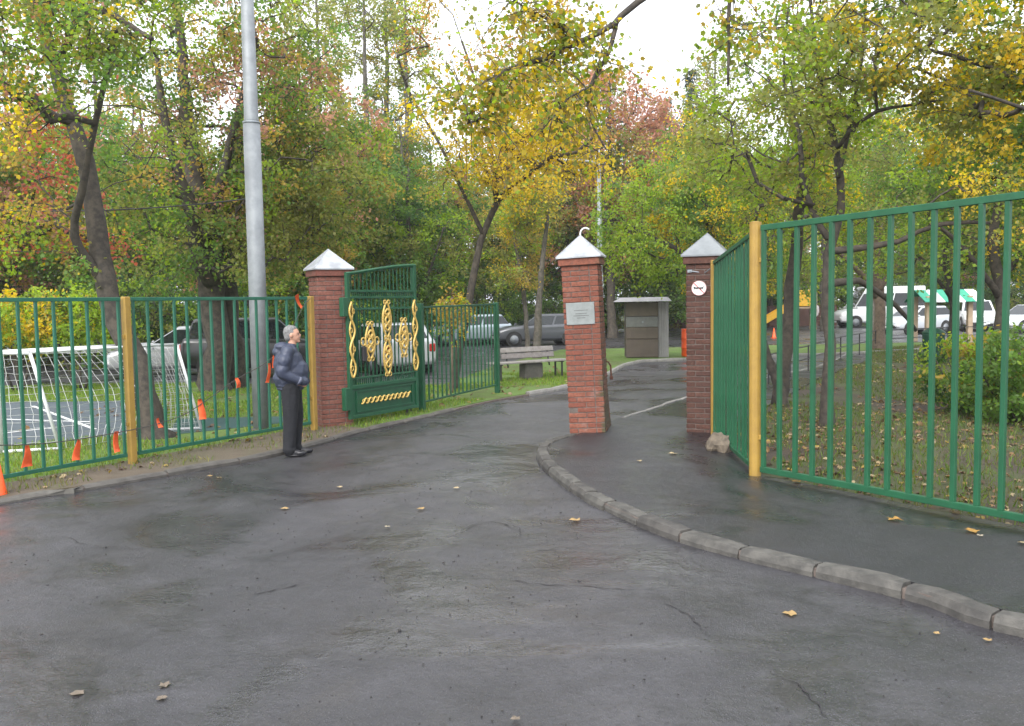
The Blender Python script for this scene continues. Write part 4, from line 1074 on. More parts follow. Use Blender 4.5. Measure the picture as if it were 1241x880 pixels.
def leaf_mesh(name, C, U, N, size, cols, shape, material):
    """C centres, U tip directions, N normals"""
    n_ = len(C); k = len(shape)
    U = U / np.linalg.norm(U, axis=1, keepdims=True)
    Sd = np.cross(U, N); Sd /= np.linalg.norm(Sd, axis=1, keepdims=True) + 1e-9
    N = np.cross(Sd, U)
    sz = size[:, None, None]
    V = C[:, None, :] + sz * (shape[None, :, 0:1] * Sd[:, None, :] + shape[None, :, 1:2] * U[:, None, :] + shape[None, :, 2:3] * N[:, None, :])
    me = bpy.data.meshes.new(name)
    me.vertices.add(n_ * k); me.vertices.foreach_set('co', V.astype(np.float32).ravel())
    me.loops.add(n_ * k); me.loops.foreach_set('vertex_index', np.arange(n_ * k, dtype=np.int32))
    me.polygons.add(n_); me.polygons.foreach_set('loop_start', np.arange(0, n_ * k, k, dtype=np.int32))
    me.update(calc_edges=True); me.validate()
    at = me.attributes.new('leafcol', 'FLOAT_COLOR', 'POINT')
    cc = np.ones((n_ * k, 4), np.float32); cc[:, :3] = np.repeat(cols, k, axis=0)
    at.data.foreach_set('color', cc.ravel())
    me.materials.append(material)
    return me

def cloud(P, sd):
    """cheap smooth noise in -1..1"""
    r = np.random.RandomState(sd); v = np.zeros(len(P))
    for f, a in ((.55, .5), (1.1, .3), (2.3, .2)):
        for _ in range(3):
            d = r.normal(size=3); d /= np.linalg.norm(d); v += a / 1.7 * np.sin(P @ d * f * 2 + r.uniform(0, 6.28))
    return v

def grow(limbs, ells, ncl, seed, lpc, lsize, palette, shape, spread=.45, gap=-.35, tipr=.007, twigs=4, droop=.25, upbias=.6, rexp=.5, seglen=.45):
    """returns (trunk mesh builder, leaf arrays). limbs: lists of (x,y,z,r); ells: crown ellipsoids"""
    rs = np.random.RandomState(seed)
    pos = []; par = []; rad = []
    mb = MB()
    for li, lm in enumerate(limbs):
        P = [Vector(p[:3]) for p in lm]; R = [p[3] for p in lm]
        # resample with a little wobble
        pts = []; rr = []
        for i in range(len(P) - 1):
            k = max(2, int((P[i + 1] - P[i]).length / .35))
            for j in range(k):
                f = j / k; a, b, c, d = P[max(i - 1, 0)], P[i], P[i + 1], P[min(i + 2, len(P) - 1)]
                q = .5 * ((2 * b) + (c - a) * f + (2 * a - 5 * b + 4 * c - d) * f * f + (3 * b - a - 3 * c + d) * f ** 3)
                pts.append(q); rr.append(R[i] + (R[i + 1] - R[i]) * f)
        pts.append(P[-1]); rr.append(R[-1])
        pts = [p + Vector(rs.normal(size=3)) * (r_ * .16) for p, r_ in zip(pts, rr)]
        if li == 0:
            pts = [pts[0] - Vector((0, 0, .3))] + pts; rr = [rr[0] * 1.3] + rr; rr[1] *= 1.2
            pts[0] = Vector((pts[1].x, pts[1].y, pts[0].z))
            if len(rr) > 2: rr[2] *= 1.06
        rr = [r_ * (1 + .10 * rs.uniform(-1, 1)) for r_ in rr]
        mb.tube(pts, rr, 11)
        base = len(pos); skip = 0
        for i, p in enumerate(pts):
            pos.append(p); par.append(base + i - 1 if i else -1); rad.append(rr[i])
    trunkn = len(pos)
    vol = np.array([e[3] * e[4] * e[5] for e in ells]) ** .8; vol /= vol.sum()
    C = []
    while len(C) < ncl:
        e = ells[rs.choice(len(ells), p=vol)]
        d = rs.normal(size=3); d /= np.linalg.norm(d); r_ = rs.uniform(.12, 1) ** .42
        p = np.array(e[:3]) + d * r_ * np.array(e[3:6])
        if cloud(p[None], seed + 5)[0] < gap: continue
        C.append(p)
    C = np.array(C)
    NP = np.array([p[:] for p in pos])
    zlow = np.percentile(C[:, 2], 2)
    ok0 = (NP[:, 2] > min(zlow - 1.5, NP[:, 2].max() * .6)) if len(NP) > 4 else np.ones(len(NP), bool)
    dist = np.array([np.min(np.linalg.norm(NP[ok0] - c, axis=1)) for c in C]) if ok0.any() else np.zeros(len(C))
    order = np.argsort(dist)
    cap = len(pos) + ncl * 16
    A = np.zeros((cap, 3)); A[:len(pos)] = NP; na = len(pos); okA = np.zeros(cap, bool); okA[:na] = ok0
    parent = [-1] * 0; paths = []; cnt = np.zeros(cap); pr = -np.ones(cap, int)
    for i, q in enumerate(par): pr[i] = q
    tips = []
    for ci in order:
        c = C[ci]; dv = A[:na] - c; dd = np.linalg.norm(dv, axis=1) + np.maximum(0, dv[:, 2]) * .8
        dd[~okA[:na]] = 1e9; j = int(np.argmin(dd)); a = A[j]; L_ = np.linalg.norm(c - a)
        k = int(min(14, max(2, L_ / seglen))); off = rs.normal(size=3) * L_ * .10
        idx = [j]; prev = j
        for i in range(1, k + 1):
            f = i / k; p = a + (c - a) * f + off * math.sin(math.pi * f) + np.array([0, 0, L_ * .10 * math.sin(math.pi * f)]) + rs.normal(size=3) * .025 * (i < k)
            A[na] = p; pr[na] = prev; okA[na] = True; prev = na; idx.append(na); na += 1
        tips.append(prev); paths.append(idx)
    for tq in tips:
        q = tq
        while q >= 0: cnt[q] += 1; q = pr[q]
    for idx in paths:
        rr = [max(tipr, tipr * cnt[i] ** rexp) for i in idx]; rr[0] = rr[1]
        mb.tube([Vector(A[i]) for i in idx], rr, 5 if rr[0] > .02 else 4, False)
    # twigs and leaves
    T = A[tips]; prv = A[[pr[q] for q in tips]]
    od = T - prv; od /= np.linalg.norm(od, axis=1, keepdims=True) + 1e-9
    tw = np.repeat(T, twigs, axis=0); dirs = np.repeat(od, twigs, axis=0) * .55 + rs.normal(size=(len(tw), 3)) * .62
    dirs[:, 2] = dirs[:, 2] * .55 - .05
    dirs /= np.linalg.norm(dirs, axis=1, keepdims=True)
    ln = spread * rs.uniform(.55, 1.35, len(tw))
    ends = tw + dirs * ln[:, None]; ends[:, 2] -= .10 * ln
    wv = []; wf = []
    for a, b in zip(tw, ends):
        d = Vector(b - a); s1 = d.orthogonal().normalized(); s2 = d.normalized().cross(s1); r_ = tipr * .55; o = len(wv)
        wv += [tuple(Vector(a) + (s1 * math.cos(x) + s2 * math.sin(x)) * r_) for x in (0, 2.1, 4.2)] + [tuple(Vector(b))]
        wf += [(o, o + 1, o + 3), (o + 1, o + 2, o + 3), (o + 2, o, o + 3)]
    mb.add(wv, wf)
    per = max(1, int(round(lpc / twigs)))
    ti = np.repeat(np.arange(len(tw)), per); f = rs.uniform(.05, 1.08, len(ti))
    LC = tw[ti] + (ends - tw)[ti] * f[:, None] + rs.normal(size=(len(ti), 3)) * (spread * .20)
    LU = dirs[ti] * .5 + rs.normal(size=(len(ti), 3)) * .6; LU[:, 2] -= droop
    LN = rs.normal(size=(len(ti), 3)) * .65; LN[:, 2] += upbias
    LS = lsize * rs.uniform(.6, 1.25, len(ti))
    # colour: leaves of a bough turn together
    w = np.array([p[0] for p in palette], float); w /= w.sum(); cw = np.cumsum(w); pc = np.array([p[1] for p in palette])
    cn = .5 + .5 * np.clip(cloud(T, seed + 9) * 1.5, -1, 1); cn = np.clip(cn + rs.normal(size=len(T)) * .16, 0, .999)
    ci = np.searchsorted(cw, cn[ti // twigs]); ci = np.clip(ci, 0, len(w) - 1)
    rr = rs.uniform(size=len(ti)) < .12; ci[rr] = rs.choice(len(w), rr.sum(), p=w)
    cl_ = rs.uniform(.85, 1.15, len(T))[ti // twigs]
    cols = 1.18 * pc[ci] * (cl_ * rs.uniform(.82, 1.18, len(ti)))[:, None] * (1 + rs.normal(size=(len(ti), 3)) * .04)
    return mb, (LC, LU, LN, LS, np.clip(cols, .004, .9), shape)

def tree(name, label, base, limbs, ells, ncl, seed, lpc, lsize, palette, shape=OVAL, bark='bark', group=None, cat='tree', **kw):
    if cat == 'tree':
        near_ = base[1] < 17
        ncl = int(ncl * 1.15); lpc = int(lpc * (2.3 if near_ else 1.6)); lsize *= (.54 if near_ else .62); kw.setdefault('twigs', 5)
        if base[1] > 17: shape = KITE * 1.1
    mb, lf = grow(limbs, ells, ncl, seed, lpc, lsize, palette, shape, **kw)
    t = empty(name, base, label, cat, group)
    mb.build('trunk', M[bark], t, True, base)
    lc = lf[0] - np.array(base)
    link_mesh('crown', leaf_mesh('crown', lc, lf[1], lf[2], lf[3], lf[4], lf[5], M['leaf']), t)
    return t
def px(path, y0, y1=None):
    """picture path of a limb -> points at a depth running from y0 to y1, with radii in metres"""
    y1 = y0 if y1 is None else y1; n_ = len(path) - 1
    return [(*D(p[0], p[1], y0 + (y1 - y0) * i / n_), p[2]) for i, p in enumerate(path)]
def grounded(l, z=.04):
    return [(l[0][0], l[0][1], z, l[0][3])] + l[1:]

# leaning maple by the goal
b = G(188, 530, .045); y_ = b.y
l0 = [(b.x, b.y, .04, .20), (b.x - .03, b.y + .02, .35, .185)] + px([(166, 440, .175), (132, 365, .16), (114, 250, .14), (88, 143, .115), (63, 70, .095), (40, -30, .075), (30, -120, .05)], y_ + .1, y_ + 1.2)
l1 = px([(125, 345, .075), (96, 300, .065), (90, 268, .06), (99, 232, .055), (115, 150, .04), (135, 60, .03)], y_ + .3, y_ - .8)
l2 = px([(88, 150, .07), (40, 128, .06), (0, 100, .05), (-80, 50, .03)], y_ + .6, y_ - .6)
l3 = px([(66, 80, .06), (110, 14, .05), (185, 48, .03)], y_ + .9, y_ - 1.2)
tree('maple_tree', 'leaning maple with yellowing leaves rising behind the football goal', (b.x, b.y, .04), [l0, l1, l2, l3],
     [(b.x - 1.9, b.y + .2, 5.0, 2.9, 2.6, 1.9), (b.x - .35, b.y - .1, 5.0, 1.15, 2.0, 1.7), (b.x - 1.4, b.y + .2, 3.35, 1.9, 1.8, .8), (b.x - 1.8, b.y + .5, 7.6, 2.2, 2.4, 1.5)],
     280, 11, 40, .11, [(3, OLIVE), (2.6, GREEN), (3, LIME), (1.4, GOLDL), (1.0, YELLOW), (.8, PINK), (.5, RED)], MAPLE, gap=-.12, spread=.5)

# two dark trunks further back
b = V3(G(262, 474, .045), .045)
l0 = [(b.x, b.y, .04, .33)] + px([(260, 400, .31), (256, 340, .29), (247, 250, .24), (232, 185, .18), (222, 90, .12), (215, -10, .08)], b.y, b.y + .6)
l1 = px([(256, 345, .2), (238, 300, .16), (234, 262, .13), (205, 170, .09), (190, 70, .05)], b.y, b.y - 1.2)
l2 = px([(252, 300, .14), (266, 230, .11), (285, 150, .08), (310, 60, .05)], b.y, b.y - .8)
tree('maple_tree', 'thick dark trunked maple with olive crown left of lamp post', b[:], [l0, l1, l2],
     [(b.x - .2, b.y - .2, 5.6, 3.1, 2.8, 2.2), (b.x + 2.0, b.y, 5.2, 1.8, 2.2, 1.8), (b.x + .3, b.y + .2, 8.3, 2.8, 2.6, 1.5), (b.x + .2, b.y - .4, 3.2, 2.3, 2.0, .9)],
     430, 12, 44, .135, [(3, OLIVE), (2.6, GREEN), (2, LIME), (1, GOLDL), (.6, PINK)], OVAL, gap=-.35, spread=.5)
b = V3(G(284, 470, .045), .045)
l0 = [(b.x, b.y, .04, .28)] + px([(279, 400, .26), (272, 330, .23), (276, 250, .18), (292, 160, .12), (300, 60, .07)], b.y, b.y + .4)
tree('maple_tree', 'second dark trunk beside the thick maple with pink tinged top', b[:], [l0],
     [(b.x + .5, b.y + .4, 6.4, 2.3, 2.2, 1.9), (b.x + 1.2, b.y, 4.0, 1.9, 1.8, 1.1)],
     230, 13, 42, .135, [(3, OLIVE), (2, GREEN), (1.2, GOLDL), (1.4, PINK)], OVAL, gap=-.3, spread=.5)

# yellow leaning maple in the middle
b = G(550, 472, .045); y_ = b.y
l0 = [(b.x, b.y, .04, .095)] + px([(556, 430, .088), (570, 358, .08), (584, 290, .074), (603, 242, .068)], y_, y_)
l1 = px([(602, 244, .07), (634, 217, .058), (670, 190, .045), (700, 184, .035), (735, 150, .02)], y_, y_ - 2.0)
l2 = px([(602, 243, .065), (601, 205, .055), (625, 176, .047), (682, 127, .035), (714, 106, .028), (730, 60, .02)], y_, y_ - 1.2)
l3 = px([(586, 285, .05), (560, 230, .04), (530, 170, .03), (500, 120, .02)], y_, y_ - .5)
l4 = px([(600, 215, .045), (585, 130, .035), (560, 50, .025)], y_, y_ + .5)
tree('maple_tree', 'slender leaning maple with bright yellow crown inside the gate', (b.x, b.y, .04), [l0, l1, l2, l3, l4],
     [(b.x + .6, b.y - .6, 6.1, 2.4, 2.0, 1.5), (b.x - .9, b.y, 5.4, 1.3, 1.5, 1.3), (b.x + 1.9, b.y - .9, 4.9, 1.4, 1.4, .9), (b.x + .7, b.y, 7.9, 2.1, 1.8, 1.0)],
     220, 21, 46, .10, [(2.6, YELLOW), (2.2, GOLDL), (1.6, LIME), (1.2, OLIVE), (.8, ORANGE)], MAPLE, gap=-.05, spread=.5)
# small leaves sprouting on its trunk belong to a young sapling beside it
b = V3(G(547, 476, .045), .045)
tree('sapling', 'young sapling with yellow green leaves against the low inner fence', b[:], [[(b.x, b.y, .04, .035), (b.x + .03, b.y, 1.0, .03), (b.x + .06, b.y, 2.1, .02)]],
     [(b.x + .05, b.y, 1.75, .35, .35, .55)], 26, 22, 24, .10, [(2, YELLOW), (2, LIME), (1, GOLDL)], MAPLE, gap=-1, spread=.25, bark='bark_brown')

# pair of slim trees behind the bench
for i, (bx, by, lean) in enumerate(((651, 428, 6), (640, 424, -10))):
    b = V3(G(bx, by + 6, .045), .045)
    l0 = [(b.x, b.y, .04, .15 if i == 0 else .10)] + px([(bx + lean * .4, 370, .12 if i == 0 else .08), (bx + lean, 320, .09), (bx + lean * 2.2, 260, .06), (bx + lean * 3.5, 190, .03)], b.y, b.y - .3)
    tree('young_tree', ('slim grey trunked tree with thin yellow leaves behind the bench', 'thin twin tree with sparse golden leaves left of the slim grey trunk')[i], b[:], [l0],
         [(b.x + (.3 if i == 0 else -.4), b.y - .2, 4.7, 1.3, 1.3, 1.5), (b.x + (.3 if i == 0 else -.4), b.y - .2, 2.9, 1.1, 1.1, .6)], 120, 31 + i, 40, .12,
         [(2.5, GOLDL), (2, OLIVE), (2, LIME), (1, YELLOW)], OVAL, gap=-.3, spread=.42, bark='bark_grey')

# broad green tree over the kiosk
b = Vector((6.6, 26.6, .05))
l0 = [(b.x, b.y, .04, .22), (b.x - .1, b.y, 1.6, .19), (b.x - .4, b.y, 3.0, .15), (b.x - .9, b.y - .1, 5.0, .09), (b.x - 1.0, b.y, 6.4, .05)]
l1 = [(b.x - .2, b.y, 2.2, .11), (b.x - 1.6, b.y - .3, 3.4, .08), (b.x - 3.0, b.y - .5, 4.0, .05)]
l2 = [(b.x - .2, b.y, 2.4, .11), (b.x + 1.2, b.y - .3, 3.8, .08), (b.x + 2.6, b.y - .5, 4.6, .05)]
tree('leafy_tree', 'broad fresh green tree drooping over the small shed', b[:], [l0, l1, l2],
     [(b.x - 2.2, b.y - .2, 4.3, 1.9, 1.9, 1.9), (b.x - .5, b.y, 5.4, 2.0, 2.0, 1.5), (b.x + 1.6, b.y, 4.8, 2.2, 2.0, 1.8), (b.x + .8, b.y - .3, 3.0, 2.4, 1.8, 1.0)],
     520, 41, 46, .125, [(4.5, LIME), (2.6, GREEN), (.8, OLIVE), (.6, YELLOW)], OVAL, gap=-.6, spread=.42, droop=.6)

# dark stemmed trees in the park ground
b = V3(G(1003, 517, .06), .06); y_ = b.y
l0 = [(b.x, b.y, .04, .10)] + px([(1004, 450, .09), (1003, 380, .085), (1004, 310, .08), (1018, 255, .06), (1014, 180, .05), (998, 120, .036), (985, 30, .026), (978, -60, .02)], y_, y_ + .3)
l1 = px([(1014, 182, .035), (1030, 160, .03), (1062, 135, .026), (1100, 128, .02), (1150, 120, .012)], y_, y_ - .9)
l2 = px([(1004, 305, .06), (1040, 300, .045), (1090, 292, .038), (1140, 272, .03), (1200, 270, .02)], y_, y_ - .6)
l3 = px([(1004, 290, .055), (985, 255, .046), (972, 215, .04), (968, 160, .03), (950, 100, .02), (955, 10, .014)], y_, y_ + .8)
l4 = px([(1016, 215, .036), (1030, 150, .028), (1046, 60, .022), (1050, -40, .016)], y_, y_ + .4)
l5 = px([(1003, 345, .07), (1040, 340, .05), (1085, 370, .04), (1110, 400, .03)], y_, y_ + 1.2)
tree('maple_tree', 'dark forked maple standing in leaf litter behind the tall fence', (b.x, b.y, .05), [l0, l1, l2, l3, l4, l5],
     [(b.x - .3, b.y + .3, 4.6, 2.0, 1.6, 1.3), (b.x + 1.3, b.y, 3.5, 1.8, 1.5, .8), (b.x + .2, b.y + .3, 6.5, 1.9, 1.7, 1.1)],
     135, 51, 36, .11, [(1.8, OLIVE), (2.6, LIME), (2, GREEN), (.8, GOLDL), (.5, BROWN)], MAPLE, gap=0.0, spread=.42)
b = V3(G(950, 492, .06), .06); y_ = b.y
l0 = [(b.x, b.y, .04, .10)] + px([(940, 455, .09), (922, 415, .08), (908, 385, .075), (900, 350, .06), (905, 300, .05), (920, 250, .04)], y_, y_ - .2)
l1 = [(b.x - .05, b.y + .1, .05, .14)] + px([(965, 300, .11), (966, 262, .085), (975, 205, .07), (962, 150, .05), (930, 90, .03)], y_, y_)
tree('crooked_tree', 'crooked low tree with bowed black stems beside the corner post', b[:], [l0, l1],
     [(b.x - .2, b.y + .3, 4.8, 1.8, 1.5, 1.1), (b.x + .2, b.y + .2, 3.5, 1.5, 1.3, .6)], 105, 55, 40, .11, [(3.2, LIME), (2, OLIVE), (1.5, YELLOW), (1, GREEN)], OVAL, gap=-.2, spread=.4)

# near maple just outside the frame, its boughs reach over the drive
b = Vector((8.3, 11.6, .06))
l0 = [(b.x, b.y, .05, .24), (b.x, b.y, 1.6, .21), (b.x - .1, b.y, 3.2, .18), (b.x - .2, b.y - .1, 5.0, .14), (b.x - .1, b.y, 7.4, .08)]
e1 = D(770, 3, 9.6)
l1 = [(b.x - .15, b.y, 4.6, .08), (6.2, 11.0, 6.3, .06), (4.2, 10.4, 6.5, .05), (2.6, 9.9, 5.9, .043)] + px([(772, 3, .036), (745, 28, .031), (700, 52, .026), (660, 71, .026), (612, 86, .021), (597, 108, .018), (593, 138, .013), (566, 150, .009)], 9.6, 9.0)
l2 = px([(748, 24, .028), (738, 62, .022), (716, 106, .017), (712, 128, .014), (722, 160, .010), (735, 182, .007)], 9.55, 9.2)
l2b = px([(702, 51, .018), (672, 28, .014), (640, 12, .011), (615, -6, .009)], 9.4, 9.2)
l2c = px([(716, 106, .013), (690, 118, .010), (655, 160, .007)], 9.3, 9.0)
l3 = [(b.x - .15, b.y, 4.3, .07), (5.6, 10.4, 6.6, .045), (3.6, 9.6, 6.4, .035)] + px([(900, -50, .035), (885, -6, .022), (884, 50, .017), (882, 104, .010)], 9.3, 9.2)
l4 = [(b.x - .1, b.y, 3.4, .05), (b.x - 1.8, b.y - .2, 4.6, .032), (b.x - 3.4, b.y - .3, 5.1, .018)]
l5 = [(b.x - .1, b.y, 3.2, .045), (b.x - 1.8, b.y - .8, 4.0, .03), (b.x - 3.0, b.y - 1.2, 4.3, .016)]
near_leaf = []
tree('maple_tree', 'bright lime maple whose long yellow bough reaches over the drive', b[:], [l0, l1, l2, l2b, l2c, l3, l4, l5],
     [(b.x - 2.6, b.y + .1, 5.3, 1.7, 1.5, 1.0), (b.x - 1.6, b.y + .2, 4.5, 1.5, 1.4, .8), (b.x - 1.8, b.y, 7.0, 2.6, 2.2, 1.2), (b.x + 1.0, b.y, 5.4, 1.8, 2.0, 1.6), (1.85, 9.7, 5.05, .75, .6, .45), (2.75, 9.9, 5.0, .9, .7, .55), (3.9, 10.3, 5.3, 1.0, .8, .7)],
     350, 61, 50, .112, [(4.2, LIME), (1.8, GREEN), (1.6, YELLOW), (.5, OLIVE)], MAPLE, gap=-.35, spread=.42)
# leaf sprays along that bough
rs = np.random.RandomState(5); sp_pts = []
def along(path, y0, y1, n_, jit):
    P = px([(a, b_, 0) for a, b_ in path], y0, y1)
    for _ in range(n_):
        i = rs.randint(len(P) - 1); f = rs.uniform(); p = np.array(P[i][:3]) * (1 - f) + np.array(P[i + 1][:3]) * f
        sp_pts.append((p, p + rs.normal(size=3) * jit + np.array([0, 0, -.10])))
along([(745, 28), (700, 52), (660, 71), (612, 86), (597, 108), (593, 138), (566, 150)], 9.5, 9.0, 70, .26)
along([(738, 62), (716, 106), (712, 128), (735, 182)], 9.4, 9.2, 14, .2)
along([(702, 51), (672, 28), (640, 12), (615, -6)], 9.4, 9.2, 40, .24)
along([(716, 106), (690, 118), (655, 160)], 9.3, 9.0, 24, .24)
along([(900, -50), (885, -6), (884, 50)], 9.3, 9.2, 24, .28)
along([(612, 86), (570, 110), (520, 130)], 9.1, 8.9, 22, .24)
tw = MB(); LC = []; LU = []
for a, b_ in sp_pts:
    tw.tube([Vector(a), Vector((a + b_) / 2) + Vector((0, 0, .04)), Vector(b_)], [.006, .005, .003], 4, False)
    for _ in range(19):
        f = rs.uniform(.2, 1.15); LC.append(a + (b_ - a) * f + rs.normal(size=3) * .10); LU.append((b_ - a) * .8 + rs.normal(size=3) * .35 + np.array([0, 0, -.2]))
LC = np.array(LC); LU = np.array(LU); LN = rs.normal(size=LC.shape) * .6; LN[:, 2] += .5
pal = np.array([YELLOW, YELLOW, LIME, LIME, OLIVE, GOLDL]); cols = pal[rs.randint(6, size=len(LC))] * rs.uniform(.7, 1.3, (len(LC), 1))
nearT = [o for o in COL.objects if o.get('label', '').startswith('bright lime maple')][0]
bb = np.array(nearT.location)
link_mesh('bough_leaves', leaf_mesh('bough_leaves', LC - bb, LU, LN, .054 * rs.uniform(.7, 1.3, len(LC)), cols, MAPLE, M['leaf']), nearT)
tw.build('bough_twigs', M['bark'], nearT, org=nearT.location)

# trees further into the park
for i, (bx, by, r_, lab, pal, ell) in enumerate((
    (1208, 452, .17, 'green maple with dark trunk behind the leafy shrub', [(3, GREEN), (2.5, LIME), (1.5, OLIVE), (1, YELLOW)], 6.4),
    (1064, 423, .24, 'brown trunked tree at the edge of the park lawn', [(2, LIME), (2, OLIVE), (2, GREEN), (1, GOLDL)], 8.0),
    (1150, 436, .12, 'thin leaning tree between the awning and the brown trunk', [(2, GREEN), (2, OLIVE), (1, LIME)], 6.2),
    (1300, 440, .2, 'spreading green tree at the right end of the park', [(3, GREEN), (2, LIME), (1, YELLOW)], 6.6))):
    b = V3(G(bx, by, .06), .06); h_ = ell
    l0 = [(b.x, b.y, .05, r_), (b.x + .1, b.y, 1.6, r_ * .85), (b.x - .1, b.y + .1, 3.2, r_ * .7), (b.x + .1, b.y, h_ - 1, r_ * .4), (b.x, b.y, h_ + 1, r_ * .2)]
    l1 = [(b.x, b.y, 1.9, r_ * .5), (b.x - 1.0, b.y - .4, 3.0, r_ * .4), (b.x - 2.0, b.y - .6, 3.8, r_ * .2)]
    l2 = [(b.x, b.y, 2.2, r_ * .5), (b.x + 1.0, b.y + .3, 3.4, r_ * .4), (b.x + 2.0, b.y + .4, 4.4, r_ * .2)]
    tree('park_tree', lab, b[:], [l0, l1, l2], [(b.x - .4, b.y, h_ * .62, 2.6, 2.4, 1.7), (b.x + .9, b.y, h_ * .85, 2.4, 2.2, 1.7), (b.x - .8, b.y, h_, 2.0, 2.0, 1.5)],
         300, 71 + i, 40, .14, pal, OVAL, gap=-.4, spread=.5, bark='bark_brown' if i == 1 else 'bark')
# shrub behind the tall fence
for i, (bx, by, rx, hh) in enumerate(((1180, 500, .95, .62), (1236, 512, .8, .72))):
    b = V3(G(bx, by, .06), .06); lm = []
    for k in range(7):
        a = k * .9 + i; lm.append([(b.x + .08 * math.cos(a), b.y + .08 * math.sin(a), .04, .022), (b.x + .35 * math.cos(a), b.y + .35 * math.sin(a), .45, .016), (b.x + .6 * math.cos(a), b.y + .5 * math.sin(a), .95, .008)])
    tree('shrub', ('bushy green shrub at the foot of the park trees', 'taller leafy shrub touching the tall bar fence')[i], b[:], lm, [(b.x, b.y, .75, rx, .85, hh)], 120, 81 + i, 46, .075,
         [(3, GREEN), (1, DEEP), (2.6, LIME), (.5, GOLDL)], OVAL, cat='shrub', gap=-.8, spread=.22, tipr=.004, droop=.1)

for i, (bx, by) in enumerate(((22, 474), (98, 472))):
    b = V3(G(bx, by, .045), .045); lm = []
    for k in range(6):
        a = k * 1.05 + i; lm.append([(b.x + .1 * math.cos(a), b.y + .1 * math.sin(a), .03, .03), (b.x + .4 * math.cos(a), b.y + .4 * math.sin(a), .9, .022), (b.x + .8 * math.cos(a), b.y + .7 * math.sin(a), 1.9, .010)])
    tree('shrub', ('yellow green shrub behind the left post of the goal', 'yellow green shrub behind the crossbar of the goal')[i], b[:], lm, [(b.x, b.y, 1.7, 1.3, 1.0, .75)], 130, 91 + i, 40, .10, [(4, LIME), (2, YELLOW), (1, GREEN)], OVAL, cat='shrub', gap=-.5, spread=.3, tipr=.005)

# ------------------------------------------------------------------ background trees: a few kinds, copied
def kind_tree(name, seed, h, r_, ells, ncl, lpc, ls, pal, bark='bark', **kw):
    l0 = [(0, 0, 0, r_), (.1, 0, h * .25, r_ * .85), (-.1, .1, h * .5, r_ * .6), (.1, 0, h * .75, r_ * .35), (0, 0, h * .97, r_ * .12)]
    l1 = [(0, 0, h * .25, r_ * .5), (-.9, .3, h * .42, r_ * .35), (-1.6, .5, h * .6, r_ * .15)]
    l2 = [(0, 0, h * .3, r_ * .5), (1.0, -.3, h * .46, r_ * .35), (1.7, -.4, h * .62, r_ * .15)]
    mb, lf = grow([l0, l1, l2], ells, ncl, seed, lpc, ls, pal, KITE, tipr=.012, twigs=3, **kw)
    tm = mb.mesh('trunk', True); tm.materials.append(M[bark])
    return tm, leaf_mesh('crown', *lf, M['leaf'])
K = {}
K['green'] = kind_tree('g', 101, 9.5, .22, [(0, 0, 5.6, 2.9, 2.9, 3.6), (.4, 0, 2.6, 2.5, 2.4, 1.7)], 360, 72, .145, [(3, GREEN), (1.6, DEEP), (2, LIME), (1.2, OLIVE)], gap=-.5, spread=.6)
K['olive'] = kind_tree('o', 102, 11, .22, [(0, 0, 7.0, 2.9, 2.9, 3.8), (-.3, .3, 3.8, 2.4, 2.2, 1.6)], 350, 68, .14, [(3, OLIVE), (2, GREEN), (1.5, GOLDL), (1.5, LIME), (.6, PINK)], gap=-.35, spread=.6)
K['pink'] = kind_tree('p', 103, 11, .2, [(0, 0, 7.4, 2.7, 2.7, 3.2), (.2, 0, 4.4, 2.0, 2.0, 1.4)], 260, 62, .135, [(3, PINK), (1.5, ORANGE), (1.4, OLIVE), (.8, GOLDL)], gap=-.25, spread=.6)
K['tall'] = kind_tree('t', 104, 19, .26, [(0, 0, 13.5, 2.2, 2.2, 5.0), (.4, 0, 8.5, 2.0, 2.0, 2.2)], 220, 50, .14, [(3, OLIVE), (2, GREEN), (1, GOLDL)], 'bark_grey', gap=-.05, spread=.6)
K['shrub'] = kind_tree('s', 105, 3.4, .07, [(0, 0, 1.7, 2.0, 1.8, 1.7), (.8, .2, 1.1, 1.4, 1.4, 1.1)], 190, 70, .11, [(3, GREEN), (2, DEEP), (1.3, LIME), (.5, OLIVE)], gap=-.8, spread=.42)
# conifer
def conifer():
    mb = MB(); h = 19.0; rs = np.random.RandomState(8)
    mb.tube([(0, 0, -.3), (0, 0, 6), (0, 0, h)], [.3, .2, .02], 8); C = []; U = []
    for z in np.arange(2.5, h - .3, .42):
        R_ = 3.3 * (1 - (z - 1.5) / (h - 1.2)) ** .85 + .15
        for k in range(7):
            a = rs.uniform(0, 6.28); L_ = R_ * rs.uniform(.7, 1.1); d = np.array([math.cos(a), math.sin(a), -.28])
            e = np.array([0, 0, z]) + d * L_
            mb.tube([(0, 0, z), tuple(e)], [.03, .006], 4, False)
            nn = int(10 + L_ * 14); f = rs.uniform(.15, 1.02, nn)
            C.append(np.array([0, 0, z]) + d * L_ * f[:, None] + rs.normal(size=(nn, 3)) * .14); U.append(np.tile(d, (nn, 1)) + rs.normal(size=(nn, 3)) * .6 - np.array([0, 0, .5]))
    C = np.concatenate(C); U = np.concatenate(U); N = rs.normal(size=C.shape) * .5; N[:, 2] += .6
    cols = np.array([.022, .042, .024]) * rs.uniform(.6, 1.5, (len(C), 1))
    tm = mb.mesh('trunk', True); tm.materials.append(M['bark'])
    return tm, leaf_mesh('crown', C, U, N, .34 * rs.uniform(.6, 1.2, len(C)), cols, KITE * np.array([.5, 1, 1]), M['leaf'])
K['conifer'] = conifer()
LBL = {'green': ('leafy_tree', 'dense green broadleaf tree in the background behind the parked cars', 'tree', 'green background trees'),
       'olive': ('olive_tree_crown', '', '', ''), }
